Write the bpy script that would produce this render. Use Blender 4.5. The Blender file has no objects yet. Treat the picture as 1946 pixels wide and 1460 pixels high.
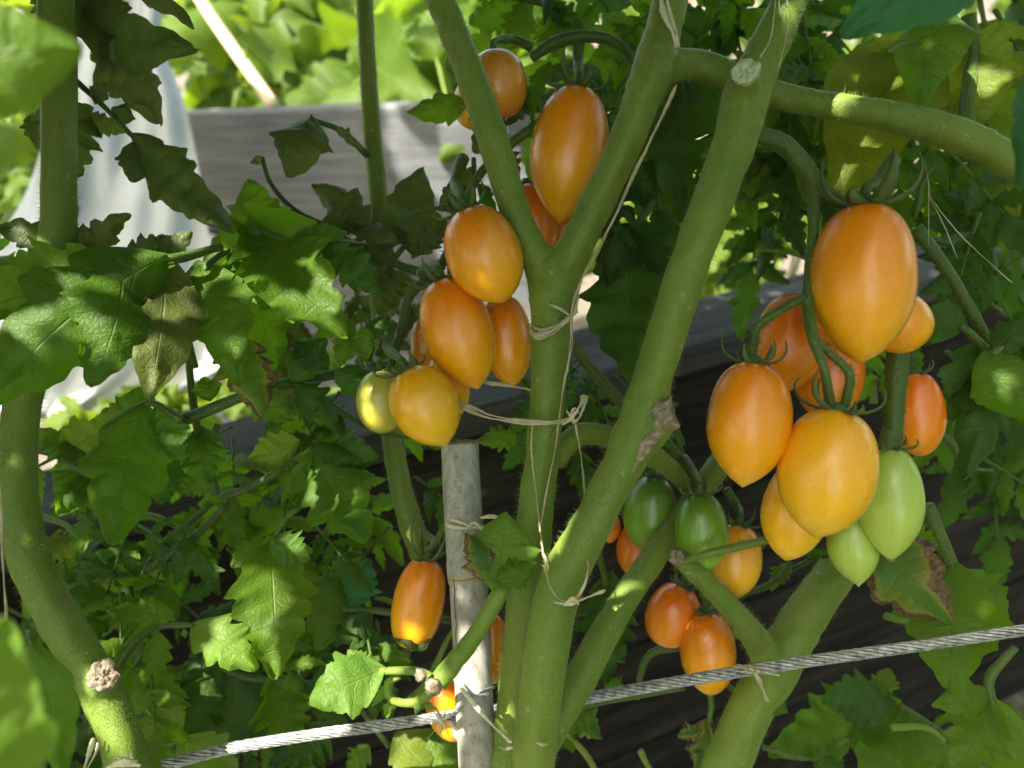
import bpy, math, random
import numpy as np
from mathutils import Vector, Matrix, noise

SC = bpy.context.scene
COL = SC.collection
RAD = math.radians

# ------------------------------------------------------------------ camera
W0, H0 = 1946.0, 1460.0
FPX = 1470.0
CAM_LOC = Vector((0, 0, 1.15))
cam_d = bpy.data.cameras.new('camera')
cam = bpy.data.objects.new('camera', cam_d); COL.objects.link(cam)
cam_d.sensor_width = 36.0
cam_d.lens = 36.0 * FPX / W0
cam_d.clip_start = 0.01; cam_d.clip_end = 400
CAM_M = Matrix.Translation(CAM_LOC) @ Matrix.Rotation(RAD(60), 4, 'X') @ Matrix.Rotation(RAD(-5), 4, 'Z')
cam.matrix_world = CAM_M
cam_d.dof.use_dof = True
cam_d.dof.focus_distance = 0.275
cam_d.dof.aperture_fstop = 10.5
SC.camera = cam

# ------------------------------------------------------------------ light
SUN = Vector((-0.45, -0.30, 0.84)).normalized()       # towards the sun
w = bpy.data.worlds.new('World'); SC.world = w; w.use_nodes = True
nt = w.node_tree; nt.nodes.clear()
sky = nt.nodes.new('ShaderNodeTexSky'); sky.sky_type = 'NISHITA'; sky.sun_disc = False
sky.sun_elevation = math.asin(SUN.z); sky.sun_rotation = math.atan2(SUN.x, SUN.y)
bg = nt.nodes.new('ShaderNodeBackground'); bg.inputs['Strength'].default_value = 0.15
sky.air_density = 0.8; sky.dust_density = 2.5; sky.ozone_density = 0.2
wo = nt.nodes.new('ShaderNodeOutputWorld')
wb = nt.nodes.new('ShaderNodeMix'); wb.data_type = 'RGBA'; wb.blend_type = 'MULTIPLY'; wb.inputs[0].default_value = 1.0
wb.inputs[7].default_value = (1.0, .95, .70, 1)                 # warm white balance of the picture
nt.links.new(sky.outputs[0], wb.inputs[6]); nt.links.new(wb.outputs[2], bg.inputs[0]); nt.links.new(bg.outputs[0], wo.inputs[0])
sl = bpy.data.lights.new('sun', 'SUN'); sl.energy = 3.7; sl.angle = RAD(0.55); sl.color = (1.0, 0.95, 0.84)
so = bpy.data.objects.new('sun', sl); COL.objects.link(so)
so.rotation_euler = SUN.to_track_quat('Z', 'Y').to_euler()
SC.view_settings.view_transform = 'Standard'; SC.view_settings.look = 'None'
SC.view_settings.exposure = 2.4; SC.view_settings.gamma = 1.0
SC.cycles.max_bounces = 7; SC.cycles.diffuse_bounces = 4; SC.cycles.transmission_bounces = 5
SC.cycles.transparent_max_bounces = 6; SC.cycles.sample_clamp_indirect = 6
SC.cycles.caustics_reflective = False; SC.cycles.caustics_refractive = False

# ------------------------------------------------------------------ helpers
def P(x, y, d):
    return CAM_M @ Vector(((x - W0 / 2) / FPX * d, -(y - H0 / 2) / FPX * d, -d))
def px(r, d): return r * d / FPX

def tag(o, label=None, cat=None, group=None, kind=None):
    if label: o['label'] = label
    if cat: o['category'] = cat
    if group: o['group'] = group
    if kind: o['kind'] = kind
    return o

def empty(name, loc):
    o = bpy.data.objects.new(name, None); COL.objects.link(o); o.location = loc
    o.empty_display_size = 0.01
    return o

def wm(o):
    m = o.matrix_basis.copy()
    while o.parent:
        o = o.parent; m = o.matrix_basis @ m
    return m

class MB:
    def __init__(s): s.v = []; s.f = []; s.uv = []; s.mi = []
    def add(s, vs, fs, uvs=None, mi=0):
        b = len(s.v); s.v += [tuple(v) for v in vs]
        s.f += [tuple(i + b for i in f) for f in fs]
        s.uv += list(uvs) if uvs is not None else [(0, 0)] * len(vs)
        s.mi += [mi] * len(fs)
    def build(s, name, mats, parent=None, smooth=True, matrix=None):
        if not isinstance(mats, (list, tuple)): mats = [mats]
        me = bpy.data.meshes.new(name)
        vs = np.array(s.v, dtype=float).reshape(-1, 3)
        M = None
        if parent is not None: M = wm(parent).inverted()
        if matrix is not None: M = matrix.inverted()
        if M is not None:
            A = np.array(M); vs = vs @ A[:3, :3].T + A[:3, 3]
        me.from_pydata(vs.tolist(), [], s.f)
        for m in mats: me.materials.append(m)
        me.polygons.foreach_set('use_smooth', [smooth] * len(me.polygons))
        me.polygons.foreach_set('material_index', s.mi)
        uvl = me.uv_layers.new(name='UVMap')
        li = np.zeros(len(me.loops), dtype=np.int32); me.loops.foreach_get('vertex_index', li)
        uvl.data.foreach_set('uv', np.array(s.uv, dtype=np.float32)[li].ravel())
        me.update()
        o = bpy.data.objects.new(name, me); COL.objects.link(o)
        if parent is not None: o.parent = parent
        if matrix is not None and parent is None: o.matrix_world = matrix
        return o

def catmull(pts, n):
    """pts: list of tuples; n samples per segment."""
    P_ = [np.array(p, float) for p in pts]
    P_ = [2 * P_[0] - P_[1]] + P_ + [2 * P_[-1] - P_[-2]]
    out = []
    for i in range(1, len(P_) - 2):
        p0, p1, p2, p3 = P_[i - 1:i + 3]
        for k in range(n):
            t = k / n
            out.append(0.5 * ((2 * p1) + (-p0 + p2) * t + (2 * p0 - 5 * p1 + 4 * p2 - p3) * t * t + (-p0 + 3 * p1 - 3 * p2 + p3) * t ** 3))
    out.append(P_[-2])
    return out

def tube3(mb, cs, rs, ring=14, bump=0.0, flat=1.0, seed=0, cap=True, mi=0, ribs=0):
    """cs: list of Vector centres, rs radii"""
    n = len(cs); vs = []; uvs = []
    t0 = (cs[1] - cs[0]).normalized()
    a = t0.orthogonal().normalized()
    L = 0
    for i in range(n):
        t = (cs[min(i + 1, n - 1)] - cs[max(i - 1, 0)])
        if t.length < 1e-9: t = t0
        t.normalize()
        a = (a - t * a.dot(t)).normalized(); b = t.cross(a)
        if i: L += (cs[i] - cs[i - 1]).length
        for k in range(ring):
            th = 2 * math.pi * k / ring
            r = rs[i]
            if bump:
                p = cs[i] * (1 / max(r, 1e-5)) * 0.45
                r *= 1 + bump * noise.noise(Vector((p.x + seed, p.y + math.cos(th) * .9, p.z + math.sin(th) * .9)))
            if ribs: r *= 1 + 0.022 * math.cos(ribs * th)
            vs.append(cs[i] + a * math.cos(th) * r + b * math.sin(th) * r * flat)
            uvs.append((k / ring, L * 100))
    fs = []
    for i in range(n - 1):
        for k in range(ring):
            k2 = (k + 1) % ring
            fs.append((i * ring + k, i * ring + k2, (i + 1) * ring + k2, (i + 1) * ring + k))
    if cap:
        fs.append(tuple(range(ring))[::-1]); fs.append(tuple((n - 1) * ring + k for k in range(ring)))
    mb.add(vs, fs, uvs, mi)

def hairs(mb, cs, rs, dens, ln, rnd, mi=0):
    for i in range(len(cs) - 1):
        seg = cs[i + 1] - cs[i]; L = seg.length
        if L < 1e-7: continue
        t = seg / L; a = t.orthogonal().normalized(); b = t.cross(a)
        n = dens * L * 1000
        n = int(n) + (rnd.random() < n - int(n))
        for _ in range(n):
            th = rnd.random() * 6.283; f = rnd.random()
            nrm = a * math.cos(th) + b * math.sin(th)
            p = cs[i] + seg * f + nrm * ((rs[i] * (1 - f) + rs[i + 1] * f) * .95)
            l = ln * rnd.uniform(.35, 1.0); wd = 0.000065
            d = (nrm + t * rnd.uniform(-.5, .5) + t.cross(nrm) * rnd.uniform(-.4, .4)).normalized()
            s = d.cross(t).normalized() * wd
            u = t * wd
            mb.add([p + s + u * .6, p - s + u * .6, p - u, p + d * l], [(0, 1, 3), (1, 2, 3), (2, 0, 3)], None, mi)

def pxpath(pts, n=6):
    q = catmull(pts, n)
    return [P(a[0], a[1], a[2]) for a in q], [px(max(a[3], .5), a[2]) for a in q]

# ------------------------------------------------------------------ materials
def newmat(name):
    m = bpy.data.materials.new(name); m.use_nodes = True
    t = m.node_tree; t.nodes.clear()
    out = t.nodes.new('ShaderNodeOutputMaterial')
    return m, t, out
def N(t, kind, **kw):
    n = t.nodes.new('ShaderNode' + kind)
    for k, v in kw.items():
        if k in n.inputs: n.inputs[k].default_value = v
        else: setattr(n, k, v)
    return n
def mathn(t, op, a, b=None, clamp=False):
    n = t.nodes.new('ShaderNodeMath'); n.operation = op; n.use_clamp = clamp
    for i, v in enumerate((a, b)):
        if v is None: continue
        if isinstance(v, (int, float)): n.inputs[i].default_value = v
        else: t.links.new(v, n.inputs[i])
    return n.outputs[0]
def mixc(t, fac, a, b, mode='MIX'):
    n = t.nodes.new('ShaderNodeMix'); n.data_type = 'RGBA'; n.blend_type = mode
    for s, v in ((n.inputs[0], fac), (n.inputs[6], a), (n.inputs[7], b)):
        if isinstance(v, (int, float)): s.default_value = v
        elif isinstance(v, tuple): s.default_value = (*v, 1)
        else: t.links.new(v, s)
    return n.outputs[2]
def ramp(t, fac, stops):
    n = t.nodes.new('ShaderNodeValToRGB'); cr = n.color_ramp
    while len(cr.elements) < len(stops): cr.elements.new(.5)
    for e, (p, c) in zip(cr.elements, stops):
        e.position = p; e.color = (*c, 1) if isinstance(c, tuple) else (c, c, c, 1)
    t.links.new(fac, n.inputs[0]); return n.outputs[0]
def noi(t, vec, scale, detail=3, rough=.5):
    n = N(t, 'TexNoise', Scale=scale, Detail=detail, Roughness=rough)
    if vec is not None: t.links.new(vec, n.inputs['Vector'])
    return n.outputs[0]
def bump(t, h, strength, dist):
    n = N(t, 'Bump', Strength=strength, Distance=dist); t.links.new(h, n.inputs['Height']); return n.outputs[0]

def leaf_mat(name, base, trans, tmix=.42, dead=0.0, vein=0.34, rough=.52, yellow=0.0, grey=0.0):
    m, t, out = newmat(name)
    uv = N(t, 'UVMap'); sep = N(t, 'SeparateXYZ'); t.links.new(uv.outputs[0], sep.inputs[0])
    u = mathn(t, 'ABSOLUTE', sep.outputs[0]); ph = sep.outputs[1]
    oi = N(t, 'ObjectInfo'); rnd = oi.outputs['Random']
    tc = N(t, 'TexCoord'); oc = tc.outputs['Object']
    # midrib and side veins, drawn in the blade's own coordinates
    mid = mathn(t, 'SUBTRACT', 1.0, mathn(t, 'DIVIDE', u, 0.035), True)
    warp = mathn(t, 'MULTIPLY', mathn(t, 'SUBTRACT', noi(t, oc, 260, 2), .5), .22)
    fr = mathn(t, 'FRACT', mathn(t, 'ADD', ph, warp))
    dist = mathn(t, 'ABSOLUTE', mathn(t, 'SUBTRACT', fr, .5))
    side = mathn(t, 'SUBTRACT', 1.0, mathn(t, 'DIVIDE', dist, 0.055), True)
    side2 = mathn(t, 'MULTIPLY', side, mathn(t, 'SUBTRACT', 1.1, u, True))
    veins = mathn(t, 'MAXIMUM', mid, mathn(t, 'MULTIPLY', side2, .75))
    vor = N(t, 'TexVoronoi', Scale=520.0, feature='DISTANCE_TO_EDGE'); t.links.new(oc, vor.inputs['Vector'])
    net = ramp(t, vor.outputs['Distance'], [(0, 0.0), (.22, 1.0)])
    n1 = noi(t, oc, 60, 4); n2 = noi(t, oc, 600, 3); n3 = noi(t, oc, 22, 2)
    c = mixc(t, mathn(t, 'MULTIPLY', rnd, .55), base, tuple(b * k for b, k in zip(base, (1.7, 1.25, 1.2))))
    c = mixc(t, ramp(t, n1, [(.3, 0.0), (.75, .55)]), c, tuple(b * k for b, k in zip(base, (.55, .62, .6))))
    c = mixc(t, mathn(t, 'MULTIPLY', veins, vein), c, (.20, .27, .07))
    c = mixc(t, mathn(t, 'MULTIPLY', mathn(t, 'SUBTRACT', 1, net), .10), c, tuple(b * .5 for b in base))
    tr = mixc(t, mathn(t, 'MULTIPLY', rnd, .6), trans, (trans[0] * 1.6, trans[1] * 1.15, trans[2]))
    tr = mixc(t, mathn(t, 'MULTIPLY', veins, .55), tr, tuple(b * .45 for b in trans))
    tr = mixc(t, ramp(t, n3, [(.35, 0.0), (.8, .5)]), tr, tuple(b * .55 for b in trans))
    if yellow:
        yy = mathn(t, 'MULTIPLY', ramp(t, n3, [(.3, 0.2), (.6, 1.0)]), yellow)
        c = mixc(t, yy, c, (.30, .30, .04)); tr = mixc(t, yy, tr, (.42, .42, .03))
    if dead:
        # scorched margin: brown where the blade's edge meets a coarse noise
        e = mathn(t, 'ADD', mathn(t, 'MULTIPLY', u, .55), mathn(t, 'MULTIPLY', noi(t, oc, 75, 4, .6), 1.0))
        dd = ramp(t, e, [(1.02 - dead * .5, 0.0), (1.06 - dead * .5, 1.0)])
        hal = ramp(t, e, [(.86 - dead * .5, 0.0), (1.0 - dead * .5, .6)])
        c = mixc(t, hal, c, (.28, .24, .05)); tr = mixc(t, hal, tr, (.4, .35, .04))
        brown = ramp(t, n2, [(.3, (.05, .028, .015)), (.7, (.27, .17, .09))])
        c = mixc(t, dd, c, brown); tr = mixc(t, dd, tr, (.06, .03, .01))
    h = mathn(t, 'ADD', mathn(t, 'MULTIPLY', net, .30), mathn(t, 'ADD', mathn(t, 'MULTIPLY', n2, .22), mathn(t, 'MULTIPLY', veins, -1.3)))
    b = bump(t, h, .42, .0008)
    geo = N(t, 'NewGeometry')
    under = mixc(t, .55, c, (.13, .18, .08))
    c2 = mixc(t, mathn(t, 'MULTIPLY', geo.outputs['Backfacing'], .8), c, under)
    p = N(t, 'BsdfPrincipled', Roughness=rough)
    p.inputs['Specular IOR Level'].default_value = .28
    p.inputs['Sheen Weight'].default_value = .06; p.inputs['Sheen Roughness'].default_value = .4
    p.inputs['Sheen Tint'].default_value = (.8, 1, .6, 1)
    t.links.new(c2, p.inputs['Base Color']); t.links.new(b, p.inputs['Normal'])
    tb = N(t, 'BsdfTranslucent'); t.links.new(tr, tb.inputs[0]); t.links.new(b, tb.inputs['Normal'])
    mx = N(t, 'MixShader'); mx.inputs[0].default_value = tmix
    t.links.new(p.outputs[0], mx.inputs[1]); t.links.new(tb.outputs[0], mx.inputs[2])
    t.links.new(mx.outputs[0], out.inputs[0])
    return m

M = {}
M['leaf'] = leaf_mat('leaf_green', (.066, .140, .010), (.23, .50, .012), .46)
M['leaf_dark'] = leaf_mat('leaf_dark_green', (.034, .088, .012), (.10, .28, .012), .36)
M['leaf_teal'] = leaf_mat('leaf_cool_green', (.030, .115, .045), (.06, .32, .06), .35, vein=.1)
M['leaf_olive'] = leaf_mat('leaf_olive', (.066, .098, .026), (.15, .24, .03), .32, vein=.16)
M['leaf_light'] = leaf_mat('leaf_light_green', (.105, .210, .028), (.32, .60, .04), .45)
M['leaf_yellow'] = leaf_mat('leaf_yellowing', (.10, .17, .02), (.28, .46, .02), .5, yellow=.15)
M['leaf_lime'] = leaf_mat('leaf_lime', (.13, .19, .015), (.46, .60, .02), .58, yellow=.3)
M['leaf_scorched'] = leaf_mat('leaf_scorched', (.055, .130, .020), (.18, .42, .02), .38, dead=.34)
M['leaf_scorched_edge'] = leaf_mat('leaf_scorched_edge', (.075, .155, .025), (.22, .42, .02), .38, dead=.16)
M['leaf_brown'] = leaf_mat('leaf_browning', (.075, .105, .020), (.19, .26, .02), .4)
M['leaf_bg'] = leaf_mat('leaf_garden', (.075, .135, .012), (.26, .42, .02), .42)
M['sepal'] = leaf_mat('sepal_green', (.075, .135, .035), (.14, .28, .03), .2, vein=0)

def stem_mat(name, a, b, scars=.5):
    m, t, out = newmat(name)
    tc = N(t, 'TexCoord'); oc = tc.outputs['Object']
    mp = N(t, 'Mapping'); mp.inputs['Scale'].default_value = (1, 1, .25); t.links.new(oc, mp.inputs[0])
    n1 = noi(t, mp.outputs[0], 55, 4); n2 = noi(t, oc, 1400, 2, .7); n3 = noi(t, oc, 30, 3)
    c = mixc(t, ramp(t, n1, [(.32, 0.0), (.7, 1.0)]), a, b)
    n4 = noi(t, oc, 48, 5, .65)
    c = mixc(t, ramp(t, n4, [(.60, 0.0), (.70, .55)]), c, (.105, .085, .03))
    c = mixc(t, ramp(t, n3, [(.55, 0.0), (.8, .5)]), c, (.15, .17, .05))
    c = mixc(t, ramp(t, n2, [(.58, 0.0), (.70, .5)]), c, (.25, .33, .12))
    c = mixc(t, ramp(t, n2, [(.30, .45), (.42, 0.0)]), c, tuple(x * .35 for x in a))
    vo = N(t, 'TexVoronoi', Scale=95.0); t.links.new(oc, vo.inputs['Vector'])
    sc = ramp(t, mathn(t, 'ADD', vo.outputs['Distance'], mathn(t, 'MULTIPLY', noi(t, oc, 500, 3), .35)), [(.22, scars), (.27, 0.0)])
    c = mixc(t, sc, c, (.33, .34, .20))
    h = mathn(t, 'ADD', n2, mathn(t, 'MULTIPLY', n1, .6))
    bb = bump(t, h, .55, .0006)
    p = N(t, 'BsdfPrincipled', Roughness=.5)
    p.inputs['Specular IOR Level'].default_value = .35
    p.inputs['Sheen Weight'].default_value = .22; p.inputs['Sheen Roughness'].default_value = .35
    p.inputs['Sheen Tint'].default_value = (.75, .95, .45, 1)
    p.inputs['Subsurface Weight'].default_value = .12
    p.inputs['Subsurface Radius'].default_value = (.6, 1, .2); p.inputs['Subsurface Scale'].default_value = .003
    t.links.new(c, p.inputs['Base Color']); t.links.new(bb, p.inputs['Normal'])
    t.links.new(p.outputs[0], out.inputs[0])
    return m
M['stem'] = stem_mat('stem_green', (.105, .175, .018), (.165, .225, .028))
M['stem_light'] = stem_mat('stem_light', (.125, .205, .018), (.175, .25, .028), .6)
M['stem_dark'] = stem_mat('stem_dark', (.042, .082, .011), (.064, .108, .014), .2)

def simple(name, stops, scale, rough=.7, bumpd=.001, bs=.5, stretch=None, metallic=0, fine=None, spec=.4, coord='Object', trans=None):
    m, t, out = newmat(name)
    tc = N(t, 'TexCoord'); v = tc.outputs[coord]
    if stretch:
        mp = N(t, 'Mapping'); mp.inputs['Scale'].default_value = stretch; t.links.new(v, mp.inputs[0]); v = mp.outputs[0]
    n1 = noi(t, v, scale, 6, .6)
    c = ramp(t, n1, stops)
    if fine:
        n2 = noi(t, tc.outputs[coord], fine[0], 2, .7)
        c = mixc(t, ramp(t, n2, [(fine[1], 0.0), (fine[1] + .06, .8)]), c, fine[2])
    p = N(t, 'BsdfPrincipled', Roughness=rough, Metallic=metallic)
    p.inputs['Specular IOR Level'].default_value = spec
    t.links.new(c, p.inputs['Base Color']); t.links.new(bump(t, n1, bs, bumpd), p.inputs['Normal'])
    if trans:
        tb = N(t, 'BsdfTranslucent'); t.links.new(c, tb.inputs[0])
        mx = N(t, 'MixShader'); mx.inputs[0].default_value = trans
        t.links.new(p.outputs[0], mx.inputs[1]); t.links.new(tb.outputs[0], mx.inputs[2]); t.links.new(mx.outputs[0], out.inputs[0])
    else: t.links.new(p.outputs[0], out.inputs[0])
    return m
M['raffia'] = simple('raffia', [(.3, (.36, .30, .17)), (.7, (.62, .56, .38))], 260, .6, .0004, .6, (1, 1, .15), trans=.15)
M['straw'] = simple('straw', [(.3, (.50, .45, .28)), (.7, (.75, .70, .52))], 260, .6, .0004, .6, trans=.15)
M['bamboo'] = simple('bamboo_grey', [(.25, (.16, .145, .11)), (.5, (.30, .285, .24)), (.75, (.42, .40, .345))], 330, .66, .0005, .7, (1, 1, .045), fine=(900, .63, (.05, .045, .035)))
M['bamboo_in'] = simple('bamboo_cut', [(.3, (.16, .11, .07)), (.7, (.34, .26, .17))], 300, .9, .001)
M['cane'] = simple('cane', [(.3, (.55, .42, .26)), (.7, (.70, .58, .40))], 120, .5, .0005, .4, (1, 1, .1))
M['bark'] = simple('dry_cut', [(.3, (.17, .12, .07)), (.5, (.26, .20, .13)), (.7, (.46, .40, .29))], 520, .9, .0018, 1.0)
M['pale_cut'] = simple('pale_cut', [(.3, (.30, .36, .20)), (.6, (.50, .55, .36)), (.8, (.62, .64, .50))], 300, .7, .001, .8)
M['steel'] = simple('galvanised_wire', [(.3, (.13, .12, .10)), (.5, (.34, .35, .34)), (.7, (.52, .54, .52))], 420, .45, .0002, .3, metallic=.7)
M['wire_blue'] = simple('coated_wire', [(.3, (.16, .22, .26)), (.7, (.25, .32, .36))], 100, .4)
M['wire_white'] = simple('white_wire', [(.3, (.6, .62, .62)), (.7, (.75, .76, .76))], 100, .4)
M['fleece'] = simple('fleece', [(.3, (.50, .52, .52)), (.7, (.60, .62, .62))], 9, .8, .002, .3, trans=.35)
M['soil'] = simple('soil', [(.25, (.05, .04, .03)), (.5, (.12, .10, .075)), (.75, (.26, .225, .18))], 60, .95, .01, 1.0)
def wood(name, stops, rot=0):
    m, t, out = newmat(name)
    tc = N(t, 'TexCoord')
    mp = N(t, 'Mapping'); mp.inputs['Scale'].default_value = (1.2, 14, 14); t.links.new(tc.outputs['Object'], mp.inputs[0])
    n1 = noi(t, mp.outputs[0], 3.2, 8, .65); n2 = noi(t, tc.outputs['Object'], 5, 3)
    mp2 = N(t, 'Mapping'); mp2.inputs['Scale'].default_value = (3, 210, 210); t.links.new(tc.outputs['Object'], mp2.inputs[0])
    n3 = noi(t, mp2.outputs[0], 3, 4, .6)
    c = ramp(t, mathn(t, 'ADD', mathn(t, 'MULTIPLY', n1, .5), mathn(t, 'MULTIPLY', n3, .5)), stops)
    c = mixc(t, ramp(t, n2, [(.45, 0.0), (.75, .5)]), c, tuple(x * .6 for x in stops[0][1]))
    p = N(t, 'BsdfPrincipled', Roughness=.85)
    p.inputs['Specular IOR Level'].default_value = .15
    t.links.new(c, p.inputs['Base Color'])
    t.links.new(bump(t, mathn(t, 'ADD', n1, n3), .6, .003), p.inputs['Normal'])
    t.links.new(p.outputs[0], out.inputs[0]); return m
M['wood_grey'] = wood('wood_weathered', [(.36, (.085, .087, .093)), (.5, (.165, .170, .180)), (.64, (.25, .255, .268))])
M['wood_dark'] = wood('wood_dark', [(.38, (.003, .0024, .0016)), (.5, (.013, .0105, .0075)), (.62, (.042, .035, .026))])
M['wood_cap'] = wood('wood_cap', [(.35, (.02, .02, .018)), (.5, (.05, .05, .046)), (.68, (.12, .12, .11))])

def tomato_mat(name, top, mid, tip, rough=.27, sss=.25, blotch=None):
    m, t, out = newmat(name)
    tc = N(t, 'TexCoord'); sep = N(t, 'SeparateXYZ'); t.links.new(tc.outputs['Generated'], sep.inputs[0])
    oc = tc.outputs['Object']; oi = N(t, 'ObjectInfo')
    n1 = noi(t, oc, 70, 3); n2 = noi(t, oc, 2500, 2, .6)
    mp = N(t, 'Mapping'); mp.inputs['Scale'].default_value = (1, 1, .12); t.links.new(oc, mp.inputs[0])
    st = noi(t, mp.outputs[0], 220, 3)
    z = mathn(t, 'ADD', sep.outputs[2], mathn(t, 'MULTIPLY', mathn(t, 'SUBTRACT', n1, .5), .22))
    c = ramp(t, z, [(.04, tip), (.42, mid), (.95, top)])
    c = mixc(t, ramp(t, st, [(.4, 0.0), (.7, .08)]), c, tuple(min(1, x * 1.25 + .01) for x in mid))
    c = mixc(t, ramp(t, n2, [(.62, 0.0), (.72, .16)]), c, (.85, .62, .2))
    du = noi(t, oc, 700, 4, .7)
    c = mixc(t, ramp(t, du, [(.66, 0.0), (.74, .35)]), c, (.30, .17, .05))
    if blotch: c = mixc(t, ramp(t, n1, [(.45, 0.0), (.65, .6)]), c, blotch)
    p = N(t, 'BsdfPrincipled', Roughness=rough)
    p.inputs['Specular IOR Level'].default_value = .5
    p.inputs['Subsurface Weight'].default_value = sss
    p.inputs['Coat Weight'].default_value = .45; p.inputs['Coat Roughness'].default_value = .16
    p.inputs['Subsurface Radius'].default_value = (1.0, .45, .1); p.inputs['Subsurface Scale'].default_value = .006
    t.links.new(c, p.inputs['Base Color'])
    t.links.new(bump(t, mathn(t, 'ADD', n2, mathn(t, 'MULTIPLY', n1, 4)), .2, .0007), p.inputs['Normal'])
    rr = ramp(t, noi(t, oc, 160, 4, .6), [(.3, rough - .09), (.7, rough + .04)]); t.links.new(rr, p.inputs['Roughness'])
    t.links.new(p.outputs[0], out.inputs[0]); return m
M['t_orange'] = tomato_mat('tomato_orange', (.78, .20, .003), (.86, .33, .005), (.92, .44, .008))
M['t_yellow'] = tomato_mat('tomato_yellow', (.84, .37, .006), (.87, .43, .009), (.91, .53, .015))
M['t_deep'] = tomato_mat('tomato_deep_orange', (.76, .145, .005), (.84, .235, .005), (.86, .31, .006))
M['t_brown'] = tomato_mat('tomato_amber', (.55, .20, .02), (.66, .26, .02), (.66, .26, .02))
M['t_pale'] = tomato_mat('tomato_pale_green', (.30, .42, .06), (.37, .49, .08), (.42, .56, .11), .25, .2)
M['t_olive'] = tomato_mat('tomato_olive', (.36, .36, .05), (.46, .40, .05), (.46, .42, .05), .3, .2)
M['t_green'] = tomato_mat('tomato_green', (.075, .17, .012), (.17, .33, .025), (.30, .47, .05), .22, .2)
M['t_turn'] = tomato_mat('tomato_yellow_orange', (.80, .30, .02), (.84, .42, .02), (.84, .44, .02))

# ------------------------------------------------------------------ generators
def leaflet(mb, base, tip, width, roll=0.0, bend=.08, teeth=5, depth=.35, fold=.12, wave=.05, seed=0, res=(46, 5), asym=0.0, droop=.0, shape=.62, flip=False, acute=.7):
    """base, tip world Vectors; width = full real width."""
    rnd = random.Random(seed)
    L = (tip - base).length; dr = (tip - base).normalized()
    v = (CAM_LOC - (base + tip) / 2).normalized()
    side = dr.cross(v).normalized(); nrm = side.cross(dr).normalized()
    if flip: side = -side; 
    R = Matrix.Rotation(roll, 3, dr); side = R @ side; nrm = R @ nrm
    ns, nu = res
    hw = width / 2
    jit = [[rnd.uniform(.62, 1.22) for _ in range(teeth + 3)] for _ in range(2)]
    curl = rnd.uniform(-.25, .40); ph0 = rnd.uniform(0, 6.28); cb = rnd.uniform(-.06, .06)
    vs = []; uvs = []
    for i in range(ns + 1):
        s = i / ns
        if s <= 0 or s >= 1: e = 0.0
        else:
            e = math.sin(math.pi * min(1, s ** shape)) ** .72 * (1 - .25 * s)
            e2 = min(1, (s / .26) ** .55) * ((1 - s) / .74 if s > .26 else 1) ** .85
            e = e * (1 - acute) + e2 * acute
        cx = cb * math.sin(math.pi * s) * L
        for j in range(-nu, nu + 1):
            u = j / nu; au = abs(u)
            k = 0 if u < 0 else 1
            phs = s * (teeth + .5) + (.25 if k else 0)
            fr = phs % 1.0
            tt = fr / .64 if fr < .64 else (1 - fr) / .36                 # forward leaning lobe, sharp notch
            tt = min(1, max(0, tt)); tooth = .5 * math.sin(tt * math.pi / 2) + .5 * tt ** .8
            jj = jit[k][min(int(phs), teeth + 2)]
            tooth += .09 * math.sin(phs * 6.283 * 2.5 + ph0 * (k + 1))
            dep = min(.75, depth * (1.45 - .9 * s)); w_ = hw * e * ((1 - dep) + dep * tooth * jj) * (1 + asym * (1 if u > 0 else -1))
            w_ += hw * .05 * (1 if 0 < s < 1 else 0)
            x = u * w_
            sw = .50 * au * w_ * (1 - s * .75) - .20 * au * hw * max(0, 1 - s * 5)
            y = s * L + sw
            z = bend * L * (math.sin(math.pi * s)) - droop * L * s * s
            z -= fold * abs(x)
            z += L * .030 * noise.noise(Vector((s * 5 + ph0 * 9, u * 1.8, ph0))) + L * .014 * noise.noise(Vector((s * 14 + ph0 * 9, u * 5, ph0)))
            z -= curl * hw * au ** 3
            # quilting between side veins and a wavy margin
            z += L * .006 * math.cos((fr - .5) * 2 * math.pi) * -1 * math.sin(math.pi * au) 
            z += wave * hw * au * au * math.sin(s * 13 + ph0 + (2 if k else 0)) 
            z += wave * hw * .8 * math.sin(s * 5 + ph0 * 2 + u * 2)
            vs.append(base + dr * y + side * (x + cx) + nrm * z)
            uvs.append((u, phs + .38 - .5 + 0.0))
    m = 2 * nu + 1
    fs = []
    for i in range(ns):
        for j in range(m - 1):
            q = (i * m + j, i * m + j + 1, (i + 1) * m + j + 1, (i + 1) * m + j)
            fs.append(q)
    mb.add(vs, fs, uvs)

SEED = [100]
def nseed():
    SEED[0] += 1; return SEED[0]

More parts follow.
